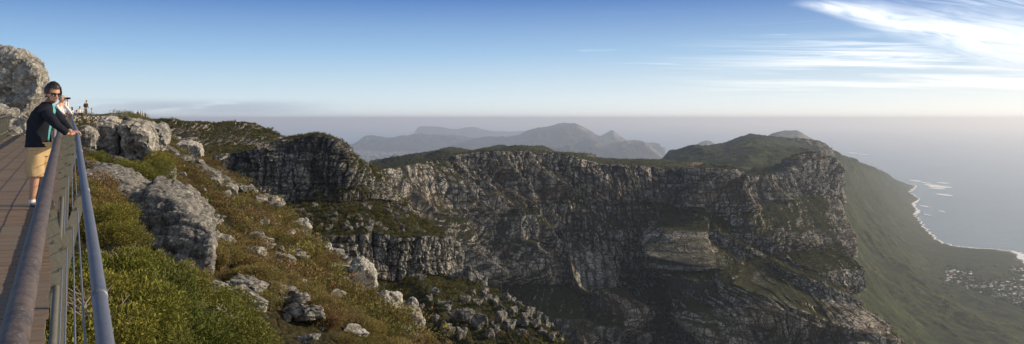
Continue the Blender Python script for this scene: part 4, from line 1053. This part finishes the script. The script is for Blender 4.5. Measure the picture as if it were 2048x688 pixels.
while len(placed) < 255:
    px, py = r.uniform(1888, 2060), r.uniform(533, 620)
    if not in_town(px, py): continue
    i = np.argmin((sxc-px)**2+(syc-py)**2); p = qc[i]+np.array([r.uniform(-8, 8), r.uniform(-14, 14), 0])
    if any((p[0]-a)**2+(p[1]-b)**2 < 15**2 for a, b in placed): 
        if r.random() < .8: continue
    placed.append((p[0], p[1]))
    o = link('house', r.choice(HM), label='small pale house in the seaside town on the coastal plain', cat='house', group='houses of the seaside town')
    o.location = (p[0], p[1], p[2]-.8); s = r.uniform(.45, .9); o.scale = (s, s, s); o.rotation_euler[2] = r.choice([.3, .35, 1.9, 1.85])+r.uniform(-.2, .2)
tr_pts = []
while len(tr_pts) < 450:
    px, py = r.uniform(1885, 2060), r.uniform(533, 622)
    if in_town(px, py) or r.random() < .08:
        i = np.argmin((sxc-px)**2+(syc-py)**2); tr_pts.append(qc[i]+np.array([r.uniform(-14, 14), r.uniform(-20, 20), 0]))
tr_pts = np.array(tr_pts); rg = np.random.default_rng(9)
scatter('town_trees', tr_pts, rg.uniform(5, 11, len(tr_pts)), np.tile(GA[0]*.9, (len(tr_pts), 1)), 30, .5, 700, 'dark garden trees between the houses of the seaside town', 'trees')
# pale suburbs far away on the lowland
cb = MB(); r = random.Random(31)
for k in range(900):
    px, py = r.uniform(700, 950), 292+abs(r.gauss(0, 12))+4
    if py > 330: continue
    D = D0(py)*.985; p = at(px, py, D); s = r.uniform(16, 60); cb.box((p[0]+r.uniform(-60, 60), p[1]+r.uniform(-300, 300), p[2]+12), (s*1.6, s, 24), Matrix.Rotation(r.uniform(0, 3), 3, 'Z'))
cb.build('suburb', plain('suburb_walls', (.20,.195,.18), .9), kind='stuff', label='pale specks of far suburbs on the plain behind the plateau', cat='suburb')
# ---------------------------------------------------------------- people
def cloth(name, col, rough=.85): return plain(name, col, rough, .15, var=.12, vscale=30, bump=.25, bscale=90)
M_SKIN = plain('skin', (.46,.25,.165), .55, .35, var=.06, vscale=20)
M_SKINL = plain('skin_tanned_leg', (.42,.22,.14), .6, .3, var=.08, vscale=14)
M_HAIR = plain('dark_hair', (.018,.012,.009), .5, .4, var=.4, vscale=60)
M_GREYHAIR = plain('grey_hair', (.32,.30,.28), .7, var=.3, vscale=60)
M_NAVY = cloth('navy_knit', (.012,.014,.022)); M_TEAL = cloth('teal_jersey', (.10,.36,.38)); M_KHAKI = cloth('khaki_cotton', (.47,.33,.175))
M_WHITE = cloth('white_cotton', (.72,.70,.67)); M_BLACKP = plain('black_plastic', (.012,.012,.013), .2, .6); M_GREYC = cloth('grey_cotton', (.25,.25,.27))
M_GREEN_J = cloth('olive_jacket', (.035,.042,.028)); M_DKT = cloth('dark_trousers', (.04,.037,.035)); M_BROWNT = cloth('brown_trousers', (.11,.09,.07))
M_BLUEJ = cloth('blue_jacket', (.05,.24,.50)); M_RED = cloth('red_jacket', (.42,.03,.035)); M_TAN = cloth('tan_top', (.45,.35,.25)); M_DENIM = cloth('denim', (.05,.08,.16)); M_MAROON = cloth('maroon_top', (.15,.05,.05))
M_LIP = plain('lips', (.40,.16,.13), .5); M_BEARD = plain('stubble', (.17,.095,.065), .8, var=.2, vscale=80)
def skin_chain(chains, sub=2):
    """chains: list of lists of ((x,y,z), rx, ry); every chain is skinned and the results are joined to one mesh"""
    V, Q, n = [], [], 0; d_ = dg()
    for ch, links_ in chains:
        me = bpy.data.meshes.new('t'); me.from_pydata([c[0] for c in ch], links_ or [(i, i+1) for i in range(len(ch)-1)], [])
        o = bpy.data.objects.new('t', me); C.objects.link(o)
        md = o.modifiers.new('s', 'SKIN'); md.use_smooth_shade = True
        sv = me.skin_vertices[0].data if me.skin_vertices else None
        if sv is None:
            bm = bmesh.new(); bm.from_mesh(me); lay = bm.verts.layers.skin.verify(); bm.to_mesh(me); bm.free(); sv = me.skin_vertices[0].data
        for k, c in enumerate(ch): sv[k].radius = (c[1], c[2]); sv[k].use_root = (k == 0)
        ss = o.modifiers.new('u', 'SUBSURF'); ss.levels = sub; ss.render_levels = sub
        d_ = dg(); d_.update(); ev = o.evaluated_get(d_).to_mesh()
        vv = np.array([v.co[:] for v in ev.vertices]); V.append(vv)
        Q += [[i+n for i in p.vertices] for p in ev.polygons]; n += len(vv)
        o.evaluated_get(d_).to_mesh_clear(); bpy.data.objects.remove(o); bpy.data.meshes.remove(me)
    return np.concatenate(V), Q
def from_vq(name, V, Q, mats, parent, fmat=None, **k):
    me = bpy.data.meshes.new(name); me.from_pydata(V.tolist(), [], Q)
    for m_ in (mats if isinstance(mats, list) else [mats]): me.materials.append(m_)
    me.polygons.foreach_set('use_smooth', [True]*len(me.polygons))
    if fmat: 
        for p in me.polygons: p.material_index = fmat(np.array(p.center[:]))
    me.update(); return link(name, me, parent, **k)
def ring_loft(rings, n=28, wr=0., seed=1, cap=False):
    """rings: (centre, rx, ry, yaw) ellipses; makes a garment-like tube with a little wrinkling"""
    V = []; 
    rings = list(rings)
    for i, (c, rx, ry, yaw) in enumerate(rings):
        a = np.linspace(0, 2*np.pi, n, endpoint=False)
        k = 1+wr*vn(np.cos(a)*2.2+seed, np.sin(a)*2.2, np.full(n, c[2]*14.), seed)
        x, y = rx*np.cos(a)*k, ry*np.sin(a)*k
        V.append(np.stack([c[0]+x*math.cos(yaw)-y*math.sin(yaw), c[1]+x*math.sin(yaw)+y*math.cos(yaw), np.full(n, c[2])], 1))
    m = len(V); Q = [[i*n+k, i*n+(k+1) % n, (i+1)*n+(k+1) % n, (i+1)*n+k] for i in range(m-1) for k in range(n)]
    if cap: Q += [list(range(n))[::-1], [(m-1)*n+k for k in range(n)]]
    return np.concatenate(V), Q
def smooth_rings(keys, m=5):
    out = []
    for a, b in zip(keys[:-1], keys[1:]):
        for k in range(m):
            f = k/m; f = f*f*(3-2*f)*.5+f*.5
            out.append((np.array(a[0])*(1-f)+np.array(b[0])*f, a[1]*(1-f)+b[1]*f, a[2]*(1-f)+b[2]*f, a[3]*(1-f)+b[3]*f))
    out.append((np.array(keys[-1][0]),)+tuple(keys[-1][1:])); return out
def head_mesh(s=1.):
    """head of height ~.245 m facing +X, chin and nose modelled; origin at the head centre"""
    n, m = 40, 28; V = []
    for j in range(m+1):
        ph = np.pi*j/m; z = math.cos(ph)
        for i in range(n):
            th = 2*np.pi*i/n; r = math.sin(ph); x, y = r*math.cos(th), r*math.sin(th)
            zz = z*.125; xx = x*.098; yy = y*.076
            if z < 0: # jaw narrows, face comes forward
                k = -z; yy *= 1-.32*k; xx = xx*(1-.30*k)+.022*k
            if x > 0:
                g = math.exp(-((y*.076)/.013)**2)
                xx += .022*g*math.exp(-((zz+.028)/.018)**2)*min(1, x*2)+.010*g*math.exp(-((zz+.008)/.025)**2)
                xx += .007*math.exp(-((zz+.095)/.022)**2)*math.exp(-(y*.076/.026)**2)       # chin
                xx += .005*math.exp(-((zz+.062)/.009)**2)*math.exp(-(y*.076/.024)**2)       # mouth
                xx -= .009*math.exp(-((zz-.005)/.014)**2)*math.exp(-((abs(y*.076)-.032)/.014)**2) # eye sockets
            V.append((xx, yy, zz))
    V = np.array(V)*s
    Q = [[j*n+i, j*n+(i+1) % n, (j+1)*n+(i+1) % n, (j+1)*n+i] for j in range(m) for i in range(n)]
    return V, Q
def rotz(V, a):
    c, s = math.cos(a), math.sin(a); return np.stack([V[:, 0]*c-V[:, 1]*s, V[:, 0]*s+V[:, 1]*c, V[:, 2]], 1)
def roty(V, a):
    c, s = math.cos(a), math.sin(a); return np.stack([V[:, 0]*c+V[:, 2]*s, V[:, 1], -V[:, 0]*s+V[:, 2]*c], 1)
def hair_cap(s=1., front=.55, side=-.02, thick=.016, seed=3, back=-.06):
    V, Q = head_mesh(s); V0 = V/s
    keep = (V0[:, 2] > np.where(V0[:, 0] > .045, .062, np.where(V0[:, 0] > -.01, side+.02, back)))
    U = V0/np.linalg.norm(V0, axis=1, keepdims=True)
    V2 = V0+U*(thick+.010*vn(V0[:, 0]*60, V0[:, 1]*60, V0[:, 2]*60, seed)[:, None]+.012*np.clip(V0[:, 2:3]/.12, 0, 1))
    return V2*s, [q for q in Q if all(keep[i] for i in q)]

man = empty('person', tuple(at(80, 412, 11.6)*[1, 1, 0]+[0, 0, deck_z(11.6)]), label='man in navy cardigan, khaki shorts and sunglasses leaning over the railing', cat='person')
FACE = R(-34)            # the head looks to the right and towards the camera
def pv3(px, py, y): return at(px, py, 11.6+y)-np.array(man.location)
bpy.context.view_layer.update()
hipc = pv3(78, 288, 0); neck = pv3(93, 213, .0); hc = pv3(105.5, 187, -.01)
# body: one skinned figure; head added as part of the same mesh
bch = [((hipc), .13, .11), (pv3(80, 262, 0), .12, .10), (pv3(84, 236, 0), .14, .11), (pv3(91, 221, 0), .085, .08), (pv3(95, 208, 0), .058, .055), (hc+np.array([-.02, 0, -.06]), .055, .05),
       (pv3(87, 222, -.12), .042, .042), (pv3(112, 249, -.20), .045, .045), (pv3(139, 270, -.085), .030, .028),
       (pv3(102, 219, .12), .042, .042), (pv3(128, 246, .17), .045, .045), (pv3(143, 266, .07), .030, .028),
       (pv3(72, 296, -.085), .095, .095), (pv3(70, 350, -.095), .062, .062), (pv3(68, 372, -.09), .056, .054), (pv3(63.5, 402, -.085), .038, .038), (pv3(67, 408, -.09), .04, .03), (pv3(74, 410, -.10), .035, .02),
       (pv3(86, 296, .085), .095, .095), (pv3(88, 350, .095), .062, .062), (pv3(90, 374, .10), .054, .052), (pv3(92, 402, .10), .038, .038), (pv3(97, 408, .10), .04, .03), (pv3(103, 410, .09), .035, .02)]
bed = [(0,1),(1,2),(2,3),(3,4),(4,5),(3,6),(6,7),(7,8),(3,9),(9,10),(10,11),(0,12),(12,13),(13,14),(14,15),(15,16),(16,17),(0,18),(18,19),(19,20),(20,21),(21,22),(22,23)]
chains = [([(tuple(a), b, c) for a, b, c in bch], bed)]
ydir = np.array([-.461, .887, 0.]); outv = np.array([.887, .461, 0.])
mo = np.array(man.location)
for hy, wr in ((-.055, pv3(139, 270, -.085)), (.10, pv3(143, 266, .07))):
    yw = 11.6+hy; rc = np.array([deck_x(yw), yw, deck_z(yw)+blue_h(yw)])-leftn*blue_o(yw)-mo      # rail centre below the palm
    pc = rc+np.array([0, 0, .045])-outv*.012
    chains.append(([(tuple(wr), .030, .026), (tuple(wr*.4+pc*.6), .034, .022), (tuple(pc), .042, .018)], None))
    for k, (L, oy) in enumerate(((.068, -.032), (.078, -.011), (.074, .010), (.058, .030))):
        b0 = pc+ydir*oy; b1 = b0+outv*.030+np.array([0, 0, .002]); b2 = rc+outv*.042+ydir*oy*1.05+np.array([0, 0, .012]); b3 = rc+outv*.034+ydir*oy*1.05+np.array([0, 0, -.012-.2*(L-.06)])
        chains.append(([(tuple(b0-outv*.01), .0105, .0105), (tuple(b1), .010, .010), (tuple(b2), .0092, .0092), (tuple(b3), .0082, .0082)], None))
    s0 = pc-ydir*.035-outv*.02
    chains.append(([(tuple(s0), .013, .013), (tuple(s0-ydir*.022+outv*.012-np.array([0,0,.008])), .0115, .0115), (tuple(s0-ydir*.030+outv*.040-np.array([0,0,.018])), .009, .009)], None))
V, Q = skin_chain(chains)
hv, hq = head_mesh(1.08); hv = rotz(roty(hv, R(14)), FACE)+hc
beard0 = len(Q); Q2 = Q+[[i+len(V) for i in q] for q in hq]; Va = np.concatenate([V, hv])
def fm(c):
    q = c-hc; q = roty(rotz(q[None], -FACE), -R(14))[0]/1.08
    if np.linalg.norm(q) > .17: return 0
    if q[2] < -.058 and q[2] > -.066 and q[0] > .06 and abs(q[1]) < .026: return 1
    if (q[2] < -.075 and q[0] > -.01) or (-.058 < q[2] < -.048 and q[0] > .06 and abs(q[1]) < .026) or (q[2] < -.03 and abs(q[1]) > .05 and -.01 < q[0] < .05): return 2
    return 0
body = from_vq('body', Va, Q2, [M_SKIN, M_LIP, M_BEARD], man, fm)
for s_ in (-1, 1):
    er = MB(); th = np.linspace(0, 6.28, 10)[:-1]
    er.tube([(-.005, s_*.078, -.035), (-.012, s_*.088, -.012), (-.014, s_*.090, .012), (-.002, s_*.080, .020)], [.010, .014, .014, .008], 8)
    v_ = np.concatenate(er.v); v_ = rotz(roty(v_*1.08, R(14)), FACE)+hc
    from_vq('ear', v_, er.f4+er.extra, M_SKIN, man)
hv2, hq2 = hair_cap(1.08, thick=.018, back=-.055); from_vq('hair', rotz(roty(hv2, R(14)), FACE)+hc, hq2, M_HAIR, man)
# sunglasses
sg = MB()
for s_ in (-1, 1):
    a = [(.098-.012*abs(yy)/.07, s_*yy, zz) for yy, zz in ((.006, .024), (.034, .028), (.064, .026), (.066, .004), (.052, -.017), (.024, -.019), (.009, -.004))]
    b = [(x+.009, y, z) for x, y, z in a]; n = len(a)
    sg.add(a+b, quads=[(i, (i+1) % n, n+(i+1) % n, n+i) for i in range(n)], polys=[tuple(range(n)), tuple(range(2*n-1, n-1, -1))])
    sg.tube([(.088, s_*.066, .020), (.04, s_*.083, .016), (-.01, s_*.086, .006)], .005, 6)
sg.tube([(.104, -.01, .018), (.107, 0, .020), (.104, .01, .018)], .005, 6)
v_ = rotz(roty(np.concatenate(sg.v)*1.08, R(14)), FACE)+hc; from_vq('sunglasses', v_, sg.f4+sg.extra, M_BLACKP, man)
# t-shirt, cardigan (open front), sleeves, shorts
BY = R(8)
keysT = [(pv3(79, 290, 0), .115, .165, BY), (pv3(80, 262, 0), .125, .16, BY), (pv3(84, 238, 0), .135, .18, BY), (pv3(90, 222, 0), .125, .185, BY), (pv3(94, 212, 0), .085, .12, BY), (pv3(96, 207, 0), .060, .066, BY)]
V, Q = ring_loft(smooth_rings(keysT), 30, .03, 4); from_vq('t_shirt', V, Q, M_TEAL, man)
n = 40; keysC = [(pv3(77, 294, 0), .155, .20, BY), (pv3(77, 284, 0), .150, .195, BY), (pv3(78, 262, 0), .148, .185, BY), (pv3(82, 240, 0), .155, .20, BY), (pv3(88, 225, 0), .150, .215, BY), (pv3(92, 215, 0), .115, .165, BY), (pv3(94, 208, 0), .078, .085, BY), (pv3(94.5, 204, 0), .070, .075, BY)]
V, Q = ring_loft(smooth_rings(keysC), n, .05, 5)
gap = [q for q in Q if not (((np.array([V[i] for i in q]).mean(0)-0)[2] > 0) and (lambda k: (k <= 1 or k >= n-2))(q[0] % n))]
ch = [([((tuple(pv3(89, 221, -.14))), .085, .085), (tuple(pv3(99, 234, -.19)), .075, .075), (tuple(pv3(113, 249, -.20)), .062, .060), (tuple(pv3(126, 260, -.15)), .054, .052), (tuple(pv3(136, 268, -.10)), .042, .042)], None),
      ([((tuple(pv3(101, 218, .14))), .085, .085), (tuple(pv3(115, 231, .17)), .072, .072), (tuple(pv3(128, 246, .17)), .060, .058), (tuple(pv3(136, 256, .12)), .052, .050), (tuple(pv3(141, 263, .085)), .042, .042)], None)]
v2, q2 = skin_chain(ch); 
v2 = v2+.006*np.stack([vn(v2[:, 0]*30, v2[:, 1]*30, v2[:, 2]*30, s_) for s_ in (1, 2, 3)], 1)
Vc = np.concatenate([V, v2]); Qc = gap+[[i+len(V) for i in q] for q in q2]
cdg = from_vq('cardigan', Vc, Qc, M_NAVY, man); sol = cdg.modifiers.new('thick', 'SOLIDIFY'); sol.thickness = .008
sh = []
k1 = [(pv3(79, 284, 0), .135, .175, BY), (pv3(78, 292, 0), .142, .178, BY), (pv3(77, 303, 0), .140, .178, BY), (pv3(77, 312, 0), .13, .17, BY)]
V1, Q1 = ring_loft(smooth_rings(k1), 30, .03, 6)
parts_ = [(V1, Q1)]
for px0, px1, yy in ((71, 70, -.085), (86, 88, .085)):
    kk = [(pv3(px0, 300, yy), .112, .100, BY), (pv3(px0-.5, 318, yy), .112, .102, BY), (pv3(px1, 336, yy), .108, .098, BY), (pv3(px1, 353, yy*1.08), .106, .094, BY)]
    parts_.append(ring_loft(smooth_rings(kk), 26, .07, int(px0)))
Vs_, Qs_, n0 = [], [], 0
for a, b in parts_: Vs_.append(a); Qs_ += [[i+n0 for i in q] for q in b]; n0 += len(a)
from_vq('shorts', np.concatenate(Vs_), Qs_, M_KHAKI, man).modifiers.new('thick', 'SOLIDIFY').thickness = .006
for px0, yy, tipx in ((64, -.087, 76), (92.5, .10, 105)):
    V, Q = ring_loft(smooth_rings([(pv3(px0, 399, yy), .043, .043, 0), (pv3(px0, 404, yy), .044, .042, 0), (pv3(px0+1, 407.5, yy), .046, .042, 0)]), 16, .02); from_vq('sock', V, Q, M_WHITE, man)
    V, Q = skin_chain([([(tuple(pv3(px0-2, 408.5, yy)), .045, .026), (tuple(pv3(px0+3, 408, yy-.01)), .048, .032), (tuple(pv3(px0+9, 409.3, yy-.03)), .05, .022), (tuple(pv3(px0+16, 410, yy-.045)), .04, .015)], None)])
    V[:, 2] = np.maximum(V[:, 2], .002); from_vq('shoe', V, Q, M_GREYC, man)

def figure(loc, h, face, top, legs, hair, label, pose='stand', arms='down', group=None, extra=None, skinm=M_SKIN, longhair=False, detail=1):
    """a whole person of height h facing the angle face (0 = towards +X)"""
    root = empty('person', tuple(loc), face, label=label, cat='person', group=group); k = h/1.75
    P = lambda x, y, z: (x*k, y*k, z*k)
    if pose == 'sit':
        hz_ = .14; L = [((.0, s_*.09, hz_), (.40, s_*.11, hz_+.06), (.46, s_*.11, hz_-.38), (.55, s_*.11, hz_-.40)) for s_ in (-1, 1)]
    elif pose == 'walk': hz_ = .93; L = [((.0, -.09, hz_), (.10, -.10, .50), (.02, -.10, .07), (.15, -.10, .03)), ((.0, .09, hz_), (.02, .10, .50), (-.18, .10, .09), (-.05, .10, .03))]
    else: hz_ = .93; L = [((.0, s_*.09, hz_), (.015, s_*.10, .50), (-.02, s_*.10, .07), (.12, s_*.12, .03)) for s_ in (-1, 1)]
    sp, shz = hz_+.30, hz_+.52
    lean = .05 if pose != 'lean' else .2
    A = {'down': [((lean, s_*.19, shz), (lean-.03, s_*.25, hz_+.24), (lean+.08, s_*.24, hz_-.03)) for s_ in (-1, 1)],
         'rail': [((lean, s_*.19, shz), (lean+.22, s_*.22, hz_+.30), (lean+.46, s_*.16, hz_+.12)) for s_ in (-1, 1)],
         'camera': [((lean, s_*.19, shz), (lean+.18, s_*.24, shz-.22), (lean+.22, s_*.06, shz+.20)) for s_ in (-1, 1)],
         'lap': [((lean, s_*.19, shz), (lean+.06, s_*.24, hz_+.22), (lean+.28, s_*.12, hz_+.12)) for s_ in (-1, 1)]}[arms]
    ch = [(P(0, 0, hz_), .13*k, .10*k), (P(lean*.5, 0, sp), .13*k, .10*k), (P(lean, 0, shz), .12*k, .08*k), (P(lean+.01, 0, shz+.10), .05*k, .05*k), (P(lean+.03, 0, shz+.18), .05*k, .05*k)]; ed = [(0,1),(1,2),(2,3),(3,4)]
    for a in A:
        n_ = len(ch); ch += [(P(*a[0]), .05*k, .05*k), (P(*a[1]), .04*k, .04*k), (P(*a[2]), .03*k, .03*k)]; ed += [(2, n_), (n_, n_+1), (n_+1, n_+2)]
    for l in L:
        n_ = len(ch); ch += [(P(*l[0]), .09*k, .09*k), (P(*l[1]), .06*k, .06*k), (P(*l[2]), .04*k, .04*k), (P(*l[3]), .04*k, .03*k)]; ed += [(0, n_), (n_, n_+1), (n_+1, n_+2), (n_+2, n_+3)]
    V, Q = skin_chain([(ch, ed)], detail); hv, hq = head_mesh(k)
    hcen = np.array(P(lean+.05, 0, shz+.235))
    from_vq('body', np.concatenate([V, hv+hcen]), Q+[[i+len(V) for i in q] for q in hq], skinm, root)
    tr = [(P(0, 0, hz_-.06), .165*k, .125*k)] ; 
    tc = [([(P(0, 0, hz_-.05), .17*k, .125*k), (P(lean*.5, 0, sp), .165*k, .125*k), (P(lean, 0, shz-.02), .18*k, .11*k), (P(lean, 0, shz+.05), .09*k, .07*k)], None)]
    for a in A:
        a0, a1, a2 = map(np.array, a); tc.append(([(P(*a0), .075*k, .075*k), (P(*a1), .058*k, .058*k), (P(*(a1*.2+a2*.8)), .045*k, .045*k)], None))
    V, Q = skin_chain(tc, detail); from_vq('top', V, Q, top, root)
    lc = []
    for l in L:
        l0, l1, l2 = map(np.array, l[:3]); lc.append(([(P(*l0), .105*k, .105*k), (P(*l1), .075*k, .075*k), (P(*(l1*.1+l2*.9)), .06*k, .06*k)], None))
    V, Q = skin_chain(lc, detail); from_vq('trousers', V, Q, legs, root)
    if hair:
        v_, q_ = hair_cap(k, back=-.16 if longhair else -.06); from_vq('hair', v_+hcen, q_, hair, root)
        if longhair: V, Q = skin_chain([([(tuple(hcen+np.array([-.06, 0, .02])*k), .07*k, .08*k), (tuple(hcen+np.array([-.09, 0, -.14])*k), .05*k, .09*k), (tuple(hcen+np.array([-.09, 0, -.30])*k), .03*k, .07*k)], None)], 1); from_vq('long_hair', V, Q, hair, root)
    root['k'] = k
    return root, hcen
# on the walkway behind the man
def on_deck(px, y): return (float((px-1024)/F*y), y, float(deck_z(y)))
figure(on_deck(113, 33), 1.74, R(-20), M_WHITE, M_GREYC, M_GREYHAIR, 'person in white shirt reaching to the rail just behind the man in navy', 'lean', 'rail')
cam_p, hcn = figure(on_deck(121.5, 39), 1.76, R(10), M_WHITE, M_GREYC, M_TAN, 'person in white holding a black camera up to the face on the boardwalk', 'stand', 'camera')
cb_ = MB(); c0 = np.array(cam_p.location)+rotz((hcn+np.array([.17, 0, .01]))[None], R(10))[0]
cb_.box(c0, (.07, .15, .10)); cb_.tube([c0+[.03, 0, 0], c0+[.14, .02, 0]], .045, 10); cb_.build('camera', M_BLACKP, label='black camera held up by the person in white on the boardwalk', cat='camera')
def on_terrace(px, D=95, up=0.): return (float((px-1024)/F*D), D, .22+up)
figure(on_terrace(137, 94.2, .05), 1.7, R(-60), M_TAN, M_BROWNT, M_HAIR, 'person in tan top sitting on the lookout wall beside the end of the rail', 'sit', 'lap', detail=1)
figure(on_terrace(145, 94.4, .05), 1.7, R(150), M_WHITE, M_DENIM, M_HAIR, 'woman in white with long black hair sitting on the lookout wall', 'sit', 'lap', longhair=True)
figure(on_terrace(152, 96.0, -.20), 1.6, R(-30), M_DENIM, M_DENIM, M_HAIR, 'person in dark blue sitting low between the two people in white on the wall', 'sit', 'lap')
figure(on_terrace(159, 94.8, .15), 1.72, R(-40), M_WHITE, M_DKT, M_GREYHAIR, 'grey-haired person in white sitting on the lookout wall', 'sit', 'lap')
bald, hcn = figure(on_terrace(171.5, 95.2), 1.80, R(-15), M_GREEN_J, M_BROWNT, None, 'bald man in dark green jacket standing on the lookout wall', 'stand', 'down')
V, Q = skin_chain([([((-.17, 0, 1.02), .10, .13), ((-.17, 0, 1.22), .12, .15), ((-.14, 0, 1.42), .09, .13)], None)]); bp = from_vq('backpack', rotz(V, R(-15)), Q, M_BLACKP, None, label='black backpack on the back of the bald man in green', cat='backpack'); bp.location = bald.location
# the far group at the end of the plateau
for px, top, legs, hair, pose, face, lbl in [
    (256.5, M_BLUEJ, M_BLUEJ, M_HAIR, 'stand', 200, 'person in bright blue standing alone at the left of the far group'),
    (266.5, M_WHITE, M_DKT, M_HAIR, 'stand', -90, 'person in white top and dark trousers in the far group'),
    (275.5, M_MAROON, M_DKT, M_HAIR, 'stand', -40, 'person in maroon in the middle of the far group'),
    (281, M_GREYC, M_GREYC, M_GREYHAIR, 'stand', 20, 'person in grey left of the one in pale clothes in the far group'),
    (285.8, M_TAN, M_GREYC, M_GREYHAIR, 'stand', 160, 'person in pale tan clothes next to the one in red in the far group'),
    (290.5, M_RED, M_DKT, M_HAIR, 'stand', -100, 'person in a red jacket at the right end of the far group')]:
    D = 250.; x = (px-1024)/F*D; zz = float(slope_z(np.array([x]), np.array([D]))[0][0])
    figure((x, D, zz-.05), 1.75, R(face), top, legs, hair, lbl, pose, 'down', detail=1)
